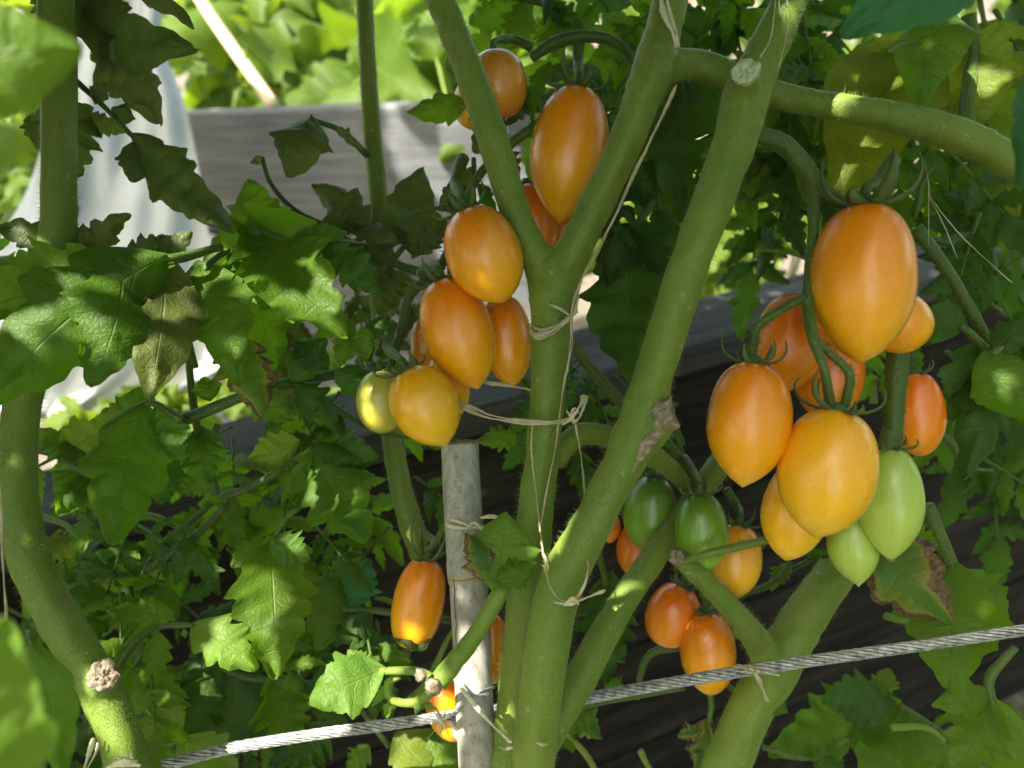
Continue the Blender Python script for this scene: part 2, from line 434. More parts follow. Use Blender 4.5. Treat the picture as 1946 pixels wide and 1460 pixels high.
def leaf(plant, d, rachis, leaflets, mat='leaf', rach_r=5, label=None, stem='stem_dark'):
    """one compound leaf: rachis = [(x,y,dd,r)...] in picture units at depth d+dd; leaflets = dicts or tuples
       (bx,by,tx,ty,w[,opts])"""
    mb = MB()
    if rachis:
        pts = [(x, y, d + dd, r) for (x, y, dd, r) in rachis]
        cs, rs = pxpath(pts, 6)
        tube3(mb, cs, rs, 8, bump=.12)
        hairs(mb, cs, rs, .35, .0011, random.Random(nseed()))
        part = mb.build('leaf', M[stem], plant)
    else:
        x, y = leaflets[0][:2]
        p = P(x, y, d)
        q = P(x + (x - leaflets[0][2]) * .12, y + (y - leaflets[0][3]) * .12, d + .004)
        tube3(mb, [p, (p + q) / 2, q], [px(4, d)] * 3, 8)
        part = mb.build('leaf', M[stem], plant)
    if label: part['label'] = label
    for lf in leaflets:
        bx, by, tx, ty, w_ = lf[:5]; o = dict(lf[5]) if len(lf) > 5 else {}
        mt = o.pop('m', mat); db = o.pop('db', 0.0); dt = o.pop('dt', None)
        sd = nseed(); rr = random.Random(sd * 7)
        down = (ty - by) / max(1.0, math.hypot(tx - bx, ty - by)); ll = px(math.hypot(tx - bx, ty - by), d)
        if dt is None: dt = rr.uniform(-.25, .25) * ll - .25 * down * ll
        elif dt == 0.0 and d > .21: dt = -.40 * down * ll
        roll = o.pop('roll', rr.uniform(-.35, .35))
        o.setdefault('bend', rr.uniform(-.02, .12)); o.setdefault('fold', rr.uniform(-.12, .25))
        o.setdefault('teeth', rr.choice([3, 4, 4, 5])); o.setdefault('depth', rr.uniform(.26, .46))
        o.setdefault('wave', rr.uniform(.05, .14))
        m2 = MB()
        dm = d + db + dt / 2
        leaflet(m2, P(bx, by, d + db), P(tx, ty, d + db + dt), px(w_, dm) / max(.5, math.cos(roll)), roll=roll, seed=sd, **o)
        m2.build('leaflet', M[mt], part)
    return part

def auto_leaf(plant, x, y, d, ang, size, mat, rnd, n=2, tilt=0.0, res=(26, 4)):
    """random compound leaf: stalk starts at x,y and runs at angle ang (0 = right, 90 = down)"""
    a = math.radians(ang); ca, sa = math.cos(a), math.sin(a)
    Lr = size * 1.0
    pts = []
    for k in range(4):
        f = k / 3
        pts.append((x + ca * Lr * f, y + sa * Lr * f + size * .12 * f * f, tilt * f, max(2.2, size * .022 * (1.3 - f))))
    ls = []
    for k in range(n):
        f = .30 + .55 * k / max(1, n - 1) if n > 1 else .6
        bx, by = x + ca * Lr * f, y + sa * Lr * f + size * .12 * f * f
        for sgn in (-1, 1):
            aa = a + sgn * rnd.uniform(.8, 1.25)
            l = size * rnd.uniform(.45, .66)
            ls.append((bx, by, bx + math.cos(aa) * l, by + math.sin(aa) * l, l * rnd.uniform(.42, .56), {'db': tilt * f, 'res': res, 'roll': rnd.uniform(-.6, .6), 'dt': rnd.uniform(-.03, .03)}))
    bx, by = pts[-1][0], pts[-1][1]; l = size * rnd.uniform(.7, .9); aa = a + rnd.uniform(-.3, .3)
    ls.append((bx, by, bx + math.cos(aa) * l, by + math.sin(aa) * l, l * rnd.uniform(.46, .60), {'db': tilt, 'res': res, 'roll': rnd.uniform(-.5, .5), 'dt': rnd.uniform(-.03, .03)}))
    return leaf(plant, d, pts, ls, mat)

def stem(plant, name, pts, mat='stem', hair=14, n=7, label=None, ring=28, bmp=.13, hl=.0030):
    mb = MB(); cs, rs = pxpath(pts, n)
    tube3(mb, cs, rs, ring, bump=bmp, seed=nseed(), ribs=5)
    if hair: hairs(mb, cs, rs, hair, hl, random.Random(nseed()))
    o = mb.build(name, M[mat], plant)
    if label: o['label'] = label
    return o

def stem_union(plant, name, paths, mat='stem', hair=20, voxel=.0007, label=None, hl=.0030):
    """stem and the limbs that grow out of it as one continuous skin"""
    mb = MB(); hb = MB(); rnd_ = random.Random(nseed())
    for pts in paths:
        cs, rs = pxpath(pts, 7)
        tube3(mb, cs, rs, 28, bump=.13, seed=nseed(), ribs=5)
        hairs(hb, cs, rs, hair, hl, rnd_)
    o = mb.build(name, M[mat], plant)
    m1 = o.modifiers.new('join', 'REMESH'); m1.mode = 'VOXEL'; m1.voxel_size = voxel; m1.use_smooth_shade = True
    m2 = o.modifiers.new('soften', 'SMOOTH'); m2.factor = .5; m2.iterations = 10
    if label: o['label'] = label
    hb.build('hair', M[mat], o)
    return o

def stub(plant, x, y, d, ax, r, ln, mat='bark', seed=1, name='pruned_stub'):
    """a cut stub with a ragged dry end; ax = world direction"""
    c = P(x, y, d); ax = ax.normalized(); r = px(r, d); ln = px(ln, d)
    mb = MB(); a = ax.orthogonal().normalized(); b = ax.cross(a)
    vs = []; ring = 22; prof = [(-1, .98), (-.4, 1.0), (.2, 1.03), (.6, 1.04), (.85, .98), (1.0, .86), (.93, .7), (.86, .5), (.82, .28), (.80, .05)]
    for (h, q) in prof:
        for k in range(ring):
            th = 2 * math.pi * k / ring
            nn = noise.noise(Vector((math.cos(th) * 2.4 + seed, math.sin(th) * 2.4, h * 3 + q * 3)))
            rr = r * q * (1 + .30 * nn)
            vs.append(c + ax * (ln * h * (.5 if h < 0 else .6) + r * .30 * nn) + a * math.cos(th) * rr + b * math.sin(th) * rr)
    fs = [(i * ring + k, i * ring + (k + 1) % ring, (i + 1) * ring + (k + 1) % ring, (i + 1) * ring + k) for i in range(len(prof) - 1) for k in range(ring)]
    fs.append(tuple((len(prof) - 1) * ring + k for k in range(ring)))
    mb.add(vs, fs)
    return mb.build(name, M[mat], plant)

def tomato(cx, cy, d, w_, top, tip, mat, label, tiltd=0.0, pointy=.35, stalk=None, sep=6, seplen=1.0, group=None, blunt=0.0, calyx=True, scar=False, sepup=.5, sepw=.125):
    """top, tip: picture points of the two ends; w_: width; stalk: picture path [(x,y,dd)] away from the top"""
    T = P(top[0], top[1], d + tiltd); B = P(tip[0], tip[1], d - tiltd)
    C = (T + B) / 2; L = (T - B).length; z = (T - B).normalized()
    v = (CAM_LOC - C).normalized(); x_ = v.cross(z).normalized(); y_ = z.cross(x_)
    Mx = Matrix((x_, y_, z)).transposed().to_4x4(); Mx.translation = C
    R = px(w_, d) / 2
    sd = nseed(); rnd = random.Random(sd)
    nl, nr = 40, 48; vs = []; fs = []
    lob = rnd.uniform(0, 6.28)
    for i in range(nl + 1):
        s = i / nl                      # 0 tip .. 1 top
        th = math.pi * s
        # plum profile: broad shoulder, drawn-out tip
        zz = -math.cos(th) * .5
        rr = math.sin(th) ** .80
        if s < .5:
            rr = math.sin(th) ** (.82 + 1.35 * max(0, pointy))
            if pointy < 0: rr = math.sin(th) ** (.80 + pointy * .8)
        zz2 = zz
        if s < .10: zz2 = zz - .012 * (1 - s / .10) * pointy * 2
        if s > .94: zz2 = zz - .018 * ((s - .94) / .06) ** 1.5
        rr *= 1 + .03 * (s - .5)
        for k in range(nr):
            ph = 2 * math.pi * k / nr
            l = 1 + .035 * noise.noise(Vector((math.cos(ph) * .9 + lob, math.sin(ph) * .9, zz * 2.2))) + .012 * math.sin(3 * ph + lob) + .010 * math.sin(2 * ph + lob * 2) + .012 * (s ** 3) * math.cos(5 * ph)
            vs.append(((rr * R * l) * math.cos(ph), (rr * R * l) * math.sin(ph), zz2 * L))
    for i in range(nl):
        for k in range(nr):
            k2 = (k + 1) % nr
            fs.append((i * nr + k, i * nr + k2, (i + 1) * nr + k2, (i + 1) * nr + k))
    mb = MB(); mb.add(vs, fs)
    me_o = mb.build('tomato', M[mat], None)
    me_o.matrix_basis = Mx
    tag(me_o, label, 'tomato', group or 'plum tomatoes hanging on the vines')
    if scar:
        s2 = MB()
        cs = [Mx @ Vector((0, 0, -L * (.5 + .006 * k))) for k in range(-3, 3)]
        tube3(s2, cs, [R * q for q in (.20, .18, .13, .10, .07, .03)], 12, bump=.5, seed=sd)
        s2.build('blossom_scar', M['bark'], me_o)
    if calyx:
        cm = MB(); top_w = Mx @ Vector((0, 0, L * .482))
        for k in range(sep):
            a = 2 * math.pi * k / sep + rnd.uniform(-.25, .25)
            out_ = (x_ * math.cos(a) + y_ * math.sin(a)).normalized()
            ln = R * rnd.uniform(.85, 1.25) * seplen
            up = rnd.uniform(.15, .9) * sepup * 2
            path = []; n = 9
            for i in range(n):
                f = i / (n - 1)
                path.append(top_w + out_ * (ln * (math.sin(f * 1.9) * .75)) + z * (ln * (up * f * f * (1.0 - .35 * f)) - R * .22 * f * (1 - f)) + z * .0006)
            vs = []; wd = R * sepw
            sd_ = z.cross(out_).normalized()
            for i, p in enumerate(path):
                f = i / (n - 1); ww = wd * (math.sin(math.pi * (f * .82 + .18)) ** .8 + .02) * (1 - f * .4)
                t = (path[min(i + 1, n - 1)] - path[max(i - 1, 0)]).normalized(); nn = sd_.cross(t).normalized()
                if i == n - 1: ww = wd * .04
                vs += [p + sd_ * ww, p + nn * ww * .35 + nn * .0003, p - sd_ * ww, p - nn * .0002]
            f4 = []
            for i in range(n - 1):
                for k2 in range(4):
                    f4.append((i * 4 + k2, i * 4 + (k2 + 1) % 4, (i + 1) * 4 + (k2 + 1) % 4, (i + 1) * 4 + k2))
            cm.add(vs, f4)
            hairs(cm, path, [wd * .5] * n, .5, .0009, rnd)
        # knuckle under the sepals
        tube3(cm, [top_w - z * .0006, top_w + z * .0012, top_w + z * .003], [R * .22, R * .2, R * .12], 12)
        cm.build('calyx', M['sepal'], me_o)
    if stalk:
        st = MB(); top_w = Mx @ Vector((0, 0, L * .49))
        pts = [P(a, b, d + dd) for a, b, dd in stalk]
        allp = [tuple(top_w), tuple(top_w + z * R * .35)] + [tuple(p) for p in pts]
        cs = [Vector(c) for c in catmull(allp, 5)]
        r0 = min(.0017, R * .12)
        rs = [r0 * (1.25 - .25 * math.sin(i * .3)) for i in range(len(cs))]
        kn = len(cs) // 2; rs[kn] *= 1.35
        tube3(st, cs, rs, 10, bump=.1); hairs(st, cs, rs, .5, .0010, rnd)
        st.build('stalk', M['stem_dark'], me_o)
    return me_o

# ================================================================== SETTING
def plane_world(name, z, size, mat, sub=1):
    mb = MB(); n = sub; vs = []; fs = []
    for i in range(n + 1):
        for j in range(n + 1):
            vs.append((-size + 2 * size * i / n, -size + 2 * size * j / n, z))
    for i in range(n):
        for j in range(n): fs.append((i * (n + 1) + j, (i + 1) * (n + 1) + j, (i + 1) * (n + 1) + j + 1, i * (n + 1) + j + 1))
    mb.add(vs, fs); return mb
g = plane_world('ground', 0, 120, None, 1).build('ground', M['soil']); tag(g, kind='structure')

def box_between(A, B, height, thick, back, mat, name, parent=None, top=0.0, ragged=0.0):
    """plank whose top front edge runs A->B (world), hanging down by height, thick away from camera (back = direction)"""
    u = (B - A); L = u.length; u.normalize(); z = Vector((0, 0, 1)); z = (z - u * z.dot(u)).normalized()
    n = back - u * back.dot(u) - z * back.dot(z); n.normalize()
    Mx = Matrix((u, n, z)).transposed().to_4x4(); Mx.translation = A
    mb = MB(); nx = 60
    rows = [(0, 0), (.004, .0), (thick - .004, 0), (thick, -.004), (thick, -height), (0, -height), (0, -.004)]
    prof = [(.004, 0), (thick - .004, 0), (thick, -.004), (thick, -height + .004), (thick - .004, -height), (.004, -height), (0, -height + .004), (0, -.004)]
    vs = []
    for i in range(nx + 1):
        f = i / nx
        for (yy, zz) in prof:
            nn = noise.noise(Vector((f * 9, zz * 8, yy * 7 + height * 31 + top))) * ragged
            vs.append((f * L, yy + nn * .5, zz + nn))
    k = len(prof)
    fs = [(i * k + j, (i + 1) * k + j, (i + 1) * k + (j + 1) % k, i * k + (j + 1) % k) for i in range(nx) for j in range(k)]
    fs.append(tuple(range(k))); fs.append(tuple(nx * k + j for j in range(k))[::-1])
    mb.add(vs, fs)
    o = mb.build(name, M[mat], None, smooth=False)
    o.matrix_basis = Mx
    return o, Mx, L

def at_z(x, y, z):
    o = CAM_LOC; d = (P(x, y, 1.0) - o); t = (z - o.z) / d.z
    return o + d * t

# near raised bed: the dark board wall behind the vines, with a grey cap plank
zl = P(0, 1030, .50).z
A = at_z(0, 1030, zl); B = at_z(1380, 645, zl)
uu = (B - A).normalized(); A2 = A - uu * .6; B2 = B + uu * 1.3
back = Vector((-uu.y, uu.x, 0))
near = empty('raised_bed', A2)
tag(near, 'dark weathered timber raised bed with grey cap plank behind the vines', 'raised bed')
def add_part(o, parent, name):
    mw = o.matrix_basis.copy(); o.parent = parent; o.matrix_basis = wm(parent).inverted() @ mw; o.name = name
    return o
o, _, _ = box_between(A2, B2, .026, .085, back, 'wood_cap', 'cap_plank', ragged=.0025); add_part(o, near, 'cap_plank')
def wall_z(x, y):
    o_ = CAM_LOC; dv = P(x, y, 1.0) - o_; n_ = back; t_ = (A2 - o_).dot(n_) / dv.dot(n_)
    return (o_ + dv * t_).z - A2.z
print('gaps right', wall_z(1700, 1340), wall_z(1946, 1250), 'left', wall_z(100, 1390))
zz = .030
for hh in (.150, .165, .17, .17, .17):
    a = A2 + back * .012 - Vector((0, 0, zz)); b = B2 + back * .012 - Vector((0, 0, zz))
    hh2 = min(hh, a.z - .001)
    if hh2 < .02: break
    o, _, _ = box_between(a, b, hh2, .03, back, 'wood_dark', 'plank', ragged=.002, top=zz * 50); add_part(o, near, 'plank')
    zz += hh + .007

# far raised bed, pale sunlit planks
z2 = P(620, 205, 1.30).z
A = at_z(330, 216, z2); B = at_z(880, 196, z2)
ufar = (B - A).normalized()
A3 = A - ufar * .55; B3 = B + ufar * .11
back2 = Vector((-ufar.y, ufar.x, 0))
far = empty('raised_bed', A3)
tag(far, 'pale sunlit weathered plank raised bed beyond the path, upper left', 'raised bed')
zz = 0; 
for k, hh in enumerate((.215, .21, .19, .19, .19)):
    a = A3 - Vector((0, 0, zz)) + back2 * .004 * k; b = B3 - Vector((0, 0, zz)) + back2 * .004 * k
    hh2 = min(hh, a.z - .001)
    if hh2 < .02: break
    o, _, _ = box_between(a, b, hh2, .035, back2, 'wood_grey', 'plank', ragged=.002, top=zz * 50); add_part(o, far, 'plank')
    zz += hh + .009

# white fleece hung over the far bed
def ribbon_surface(left, right, nv, nu, fn):
    Lp = catmull(left, nv); Rp = catmull(right, nv)
    n = min(len(Lp), len(Rp)); vs = []; uvs = []
    for i in range(n):
        for j in range(nu + 1):
            f = j / nu; q = Lp[i] * (1 - f) + Rp[i] * f
            vs.append(P(q[0], q[1], q[2] + fn(i / n, f))); uvs.append((f, i / n))
    fs = [(i * (nu + 1) + j, i * (nu + 1) + j + 1, (i + 1) * (nu + 1) + j + 1, (i + 1) * (nu + 1) + j) for i in range(n - 1) for j in range(nu)]
    return vs, fs, uvs
def fold_fn(s, f):
    return .012 * math.sin(f * 13 + s * 3.5) + .005 * math.sin(f * 31 + s * 6 + 1) + .02 * noise.noise(Vector((f * 4, s * 6, 3)))
vs, fs, uvs = ribbon_surface([(150, -160, 1.15), (138, 60, 1.12), (95, 220, 1.10), (58, 350, 1.08), (5, 450, 1.06), (-50, 560, 1.04), (-60, 700, 1.02), (20, 800, 1.0)],
                             [(330, -160, 1.15), (306, 60, 1.12), (352, 200, 1.10), (378, 320, 1.08), (396, 440, 1.06), (425, 570, 1.04), (432, 690, 1.02), (190, 790, 1.0)], 10, 60, fold_fn)
mb = MB(); mb.add(vs, fs, uvs)
fl = mb.build('fleece_sheet', M['fleece']); tag(fl, 'white garden fleece hanging in folds over the pale planks', 'fleece sheet')
md = fl.modifiers.new('thickness', 'SOLIDIFY'); md.thickness = .0012

# ================================================================== GARDEN BEYOND
rg = random.Random(5)
def bush(name, label, cat, specs, mat, group=None):
    """specs: list of (x,y,d,size_px,n,spreadx,spready,spreadd)"""
    x, y, d, size, n, sx, sy, sd = specs
    base = P(x, y, d); root = empty(name, (base.x, base.y, 0)); tag(root, label, cat, group)
    mb = MB(); st = MB()
    foot = Vector((base.x, base.y, 0))
    for i in range(n):
        xx = x + rg.gauss(0, sx); yy = y + rg.gauss(0, sy); dd = d + rg.uniform(-sd, sd)
        p = P(xx, yy, dd)
        if p.z < .03: p.z = .03 + rg.random() * .05
        a = rg.uniform(0, 6.28); l = px(size, d) * rg.uniform(.6, 1.2)
        dirv = Vector((math.cos(a), math.sin(a) * .6 - .25, rg.uniform(-.75, .25))).normalized()
        q = p + dirv * l
        leaflet(mb, p, q, l * rg.uniform(.65, .95), roll=rg.uniform(-.9, .9), bend=rg.uniform(0, .2), teeth=rg.choice([3, 4, 5]), depth=rg.uniform(.25, .45), fold=rg.uniform(-.1, .3), wave=.12, seed=rg.random(), res=(18, 3))
        if i % 4 == 0:
            m_ = (foot + p) / 2 + Vector((rg.uniform(-.05, .05), 0, .06))
            tube3(st, [foot + Vector((rg.uniform(-.08, .08), rg.uniform(-.08, .08), 0)), m_, p], [.005, .004, .0025], 6)
    mb.build('foliage', M[mat], root)
    if st.v: st.build('stem', M['stem_light'], root)
    return root
GB = 'sunlit plants in the garden beyond'
bush('garden_plant', 'broad pale sunlit leaves just above the pale plank, beside thin stem', 'plant', (760, 100, 1.55, 235, 30, 70, 75, .12), 'leaf_bg', GB)
bush('garden_plant', 'bright leaves behind the cane above the pale plank', 'plant', (470, 60, 1.65, 200, 30, 75, 75, .15), 'leaf_bg', GB)
bush('garden_plant', 'sunlit leafy plant in the top edge between cane and thin stem', 'plant', (620, 40, 1.75, 200, 32, 60, 70, .15), 'leaf_bg', GB)
bush('garden_plant', 'bright leaves glimpsed above the amber tomato at the top', 'plant', (980, 40, 1.3, 110, 60, 80, 70, .15), 'leaf_bg', GB)
bush('garden_plant', 'blurred green plant at the left edge behind the thick stem', 'plant', (20, 330, 1.3, 120, 50, 60, 110, .12), 'leaf_bg', GB)
bush('garden_plant', 'bright yellow-green plant seen through the gap right of the slanting stem', 'plant', (1400, 430, 1.35, 100, 90, 120, 60, .15), 'leaf_bg', GB)
bush('garden_plant', 'sunlit leaves seen through the small gap at the far right', 'plant', (1820, 420, 1.4, 100, 50, 90, 50, .15), 'leaf_bg', GB)
bush('garden_plant', 'low weedy plant on the path under the fleece', 'plant', (330, 800, .95, 90, 60, 110, 30, .08), 'leaf_bg', GB)
bush('garden_plant', 'low pale weed beside the cap plank behind the yellow tomatoes', 'plant', (560, 790, .90, 90, 50, 80, 30, .08), 'leaf_bg', GB)
# dark hedge mass far behind
mb = MB()
for i in range(1500):
    p = Vector((rg.uniform(-4, 5), rg.uniform(3.0, 4.5), rg.uniform(0, 1.6)))
    l = rg.uniform(.08, .2); dirv = Vector((rg.uniform(-1, 1), rg.uniform(-1, .3), rg.uniform(-1, .4))).normalized()
    leaflet(mb, p, p + dirv * l, l * .7, roll=rg.uniform(-1, 1), seed=i, res=(6, 1), teeth=3)
tag(mb.build('hedge', M['leaf_bg']), 'mass of bushy green growth far behind the garden', 'hedge', kind='stuff')
# weeds and litter on the path
mb = MB()
for i in range(1400):
    p = Vector((rg.uniform(-.9, 1.4), rg.uniform(.6, 2.2), .0)); l = rg.uniform(.02, .09)
    a = rg.uniform(0, 6.28); q = p + Vector((math.cos(a) * l * .5, math.sin(a) * l * .5, l))
    leaflet(mb, p, q, l * rg.uniform(.12, .5), roll=rg.uniform(-1, 1), seed=i, res=(6, 1), teeth=3, depth=.1)
tag(mb.build('ground_cover', M['leaf_bg']), 'weeds and short grass scattered over the sunlit soil', 'weeds', kind='stuff')

# thin cane in the garden, with red and white tape at its foot
mb = MB(); cs, rs = pxpath([(345, -60, 1.40, 11), (400, 30, 1.39, 11), (470, 130, 1.38, 12), (523, 206, 1.37, 12)], 6)
tube3(mb, cs, rs, 14, bump=.04)
o = mb.build('garden_cane', M['cane']); tag(o, 'slanting pale tan cane in the sunlit plants, upper left', 'cane')

# ================================================================== VINES
pl_left = empty('tomato_plant', P(250, 1500, .28)); tag(pl_left, 'tomato plant with the thick stem curving down the left side', 'tomato plant')
pl_mid = empty('tomato_plant', P(790, 1060, .36)); tag(pl_mid, 'tomato plant with a thin upright stem left of the yellow fruit', 'tomato plant')
pl_ctr = empty('tomato_plant', P(985, 1480, .28)); tag(pl_ctr, 'big central tomato plant whose stem forks above the raffia tie', 'tomato plant')
pl_rgt = empty('tomato_plant', P(1380, 1480, .33)); tag(pl_rgt, 'tomato plant with forked stem tied to the wire rope, lower right', 'tomato plant')

stem_union(pl_left, 'stem', [[(186, 1312, .27, 30), (192, 1294, .266, 30), (196, 1284, .263, 27)], [(90, -420, .29, 28), (105, -60, .285, 32), (110, 150, .285, 32), (112, 330, .28, 31), (108, 480, .28, 32), (75, 640, .28, 32), (42, 780, .275, 33), (35, 950, .27, 34), (62, 1080, .27, 36), (128, 1200, .27, 37), (190, 1310, .27, 37), (235, 1420, .27, 38), (262, 1520, .27, 38)]])
stub(pl_left, 196, 1284, .262, (CAM_LOC - P(190, 1290, .27)).normalized() + Vector((.25, 0, .3)), 26, 14, seed=3)
stem(pl_mid, 'stem', [(676, -400, .38, 13), (690, -60, .37, 15), (698, 120, .37, 16), (708, 260, .37, 17), (720, 400, .365, 18), (722, 560, .36, 18), (735, 700, .36, 18), (745, 830, .355, 19), (762, 930, .35, 21), (785, 1010, .35, 23), (800, 1070, .35, 14)])
# central: two trunks side by side from the foot
stem_union(pl_ctr, 'stem', [[(965, 1530, .282, 44), (985, 1350, .282, 42), (1000, 1180, .282, 40), (1014, 1000, .282, 35), (1032, 850, .28, 32), (1042, 720, .28, 34), (1048, 620, .28, 39), (1052, 555, .28, 48), (1053, 505, .281, 46), (1052, 478, .282, 30)], [(1052, 560, .281, 36), (1022, 500, .279, 31), (982, 410, .276, 29), (942, 280, .272, 30), (890, 130, .27, 28), (858, 50, .27, 28), (822, -50, .27, 27), (760, -330, .275, 24)], [(1056, 570, .281, 38), (1080, 500, .279, 35), (1118, 420, .276, 33), (1172, 310, .272, 33), (1212, 210, .27, 35), (1238, 135, .27, 39), (1262, 50, .27, 34), (1288, -60, .27, 33), (1350, -360, .275, 27)], [(1225, 190, .272, 30), (1258, 135, .274, 29), (1320, 122, .278, 28), (1400, 150, .278, 27), (1500, 186, .278, 24), (1620, 208, .272, 26), (1740, 232, .268, 30), (1850, 268, .265, 31), (1980, 335, .262, 34), (2250, 450, .262, 30), (2600, 520, .27, 22)], [(1052, 880, .284, 20), (1085, 836, .288, 21), (1120, 824, .29, 21), (1180, 838, .296, 20), (1260, 880, .31, 19), (1310, 930, .33, 14)]])
stem_union(pl_ctr, 'branch', [[(1402, 215, .247, 30), (1414, 165, .240, 29), (1419, 142, .2355, 26)], [(1215, 850, .253, 30), (1245, 812, .2495, 31), (1268, 786, .2465, 28)], [(1010, 1530, .262, 38), (1018, 1400, .262, 40), (1036, 1260, .26, 42), (1062, 1120, .258, 44), (1130, 985, .255, 39), (1188, 870, .253, 40), (1222, 790, .252, 44), (1246, 700, .25, 37), (1300, 530, .25, 38), (1352, 390, .248, 38), (1398, 260, .246, 42), (1418, 180, .246, 44), (1450, 110, .246, 38), (1500, 0, .246, 34), (1530, -70, .246, 33), (1640, -380, .25, 28)]])
stem(pl_ctr, 'branch', [(1030, 1440, .29, 20), (1062, 1370, .29, 26), (1102, 1290, .292, 31), (1180, 1150, .305, 26), (1262, 1030, .320, 24), (1350, 905, .33, 23), (1385, 860, .335, 20)])
stem(pl_ctr, 'branch', [(1085, 655, .30, 8), (1130, 710, .305, 10), (1190, 775, .31, 11), (1270, 850, .32, 12), (1330, 920, .33, 10)], mat='stem_dark')
stub(pl_ctr, 1418, 138, .233, (CAM_LOC - P(1420, 140, .25)).normalized() + Vector((-.35, 0, .75)), 25, 14, mat='pale_cut', seed=8)
stub(pl_ctr, 1262, 790, .246, Vector((.85, -.15, .30)), 29, 34, mat='bark', seed=5)
# pale healed scar running down from the stub
mb = MB(); cs, rs = pxpath([(1262, 800, .2455, 12), (1232, 842, .2455, 13), (1200, 885, .2475, 10), (1172, 925, .2495, 7), (1150, 962, .2505, 3)], 5)
tube3(mb, cs, rs, 12, bump=.5, flat=.55); mb.build('bark_scar', M['bark'], pl_ctr)
stem_union(pl_rgt, 'stem', [[(1345, 1540, .335, 44), (1385, 1440, .335, 42), (1428, 1345, .335, 42), (1475, 1260, .335, 44), (1530, 1170, .338, 40), (1590, 1085, .342, 36), (1650, 1000, .35, 34), (1700, 920, .36, 30)], [(1462, 1290, .332, 34), (1452, 1240, .328, 29), (1410, 1180, .31, 23), (1345, 1110, .298, 20), (1292, 1062, .292, 17)]])
stub(pl_rgt, 1288, 1060, .290, Vector((-.6, -.5, .6)), 15, 14, mat='bark', seed=6)
stem(pl_rgt, 'branch', [(1298, 1068, .288, 4), (1340, 1054, .284, 8), (1400, 1040, .283, 8), (1475, 1022, .285, 7)], mat='stem')
stem(pl_rgt, 'branch', [(1722, 560, .29, 20), (1706, 680, .29, 20), (1700, 780, .288, 19), (1694, 872, .284, 17)], mat='stem_dark')
stem(pl_rgt, 'branch', [(1690, 820, .275, 15), (1684, 860, .272, 15), (1680, 895, .270, 11)], mat='stem_dark')

# trusses of the right cluster
stem(pl_ctr, 'truss', [(1440, 255, .262, 16), (1490, 275, .262, 18), (1535, 325, .262, 18), (1565, 368, .262, 17), (1605, 388, .262, 12)], mat='stem_dark', hair=.6)
stem(pl_ctr, 'truss', [(1545, 335, .262, 12), (1546, 440, .258, 11), (1536, 560, .252, 11), (1545, 640, .245, 11), (1566, 700, .243, 9), (1578, 770, .25, 10)], mat='stem_dark', hair=.6)
stem(pl_ctr, 'truss', [(1548, 640, .245, 8), (1580, 675, .244, 7), (1615, 712, .246, 9), (1605, 772, .25, 9)], mat='stem_dark')
stem(pl_ctr, 'truss', [(1536, 562, .252, 8), (1490, 585, .25, 8), (1440, 620, .252, 9), (1432, 655, .255, 9), (1428, 690, .256, 9)], mat='stem_dark')
# trusses of the middle cluster
stem(pl_ctr, 'truss', [(1005, 250, .30, 9), (950, 290, .305, 9), (900, 350, .305, 8), (870, 430, .31, 8), (830, 520, .31, 9), (780, 560, .31, 9), (760, 640, .312, 8), (742, 700, .31, 7)], mat='stem_dark')
stem(pl_mid, 'truss', [(530, 455, .34, 9), (620, 462, .335, 9), (700, 480, .33, 9), (760, 505, .325, 8), (840, 528, .315, 7)], mat='stem_dark')
stem(pl_ctr, 'truss', [(1240, 190, .30, 9), (1180, 90, .31, 9), (1120, 70, .31, 11), (1060, 80, .31, 12), (1010, 110, .31, 9)], mat='stem_dark')

# ================================================================== TOMATOES
G1 = 'plum tomatoes of the middle truss'; G2 = 'plum tomatoes of the right truss'; G3 = 'plum tomatoes low on the vines'; G4 = 'plum tomatoes at the top fork'
tomato(942, 160, .305, 112, (940, 98), (952, 224), 't_brown', 'round amber tomato highest up, behind the left limb of the fork', stalk=[(975, 75, .01), (1010, 90, .01)], pointy=.0, group=G4, calyx=False)
tomato(905, 200, .330, 84, (905, 150), (900, 246), 't_turn', 'tomato almost wholly behind the fork limb, one pale sliver showing on its left', pointy=.1, group=G4, seplen=1.5)
tomato(1082, 295, .300, 150, (1098, 167), (1063, 422), 't_orange', 'long orange tomato hanging inside the V of the fork', stalk=[(1098, 120, .01), (1100, 80, .012)], pointy=.55, group=G4, seplen=.95, sepup=.7)
tomato(1010, 425, .335, 100, (1000, 350), (1025, 500), 't_deep', 'deep orange tomato wedged low behind the fork, left one', group=G4)
tomato(1072, 425, .345, 90, (1070, 350), (1075, 505), 't_deep', 'reddish tomato behind the fork under the long tomato, right one', group=G4, calyx=False)
tomato(916, 484, .272, 146, (886, 398), (958, 573), 't_orange', 'topmost orange tomato of the middle truss, touching the fork', stalk=[(865, 350, .012), (880, 300, .02)], pointy=.25, group=G1, seplen=.9, sepup=.9)
tomato(868, 633, .287, 136, (838, 531), (908, 738), 't_orange', 'large drop-shaped tomato in the middle of the central truss', stalk=[(820, 505, .012), (800, 520, .02)], pointy=.45, group=G1, seplen=1.1)
tomato(960, 648, .305, 100, (952, 562), (974, 734), 't_orange', 'shaded orange tomato tucked between the drop-shaped one and the central stem', pointy=.3, group=G1, calyx=False)
tomato(802, 772, .276, 128, (772, 702), (848, 846), 't_yellow', 'golden yellow tomato with sunlit tip right above the bamboo stake', stalk=[(735, 660, .02), (745, 620, .03)], pointy=.4, group=G1, seplen=.95)
tomato(848, 738, .300, 80, (838, 675), (868, 795), 't_yellow', 'yellow tomato mostly hidden behind the golden one, above the raffia strand', pointy=.3, group=G1, calyx=False)
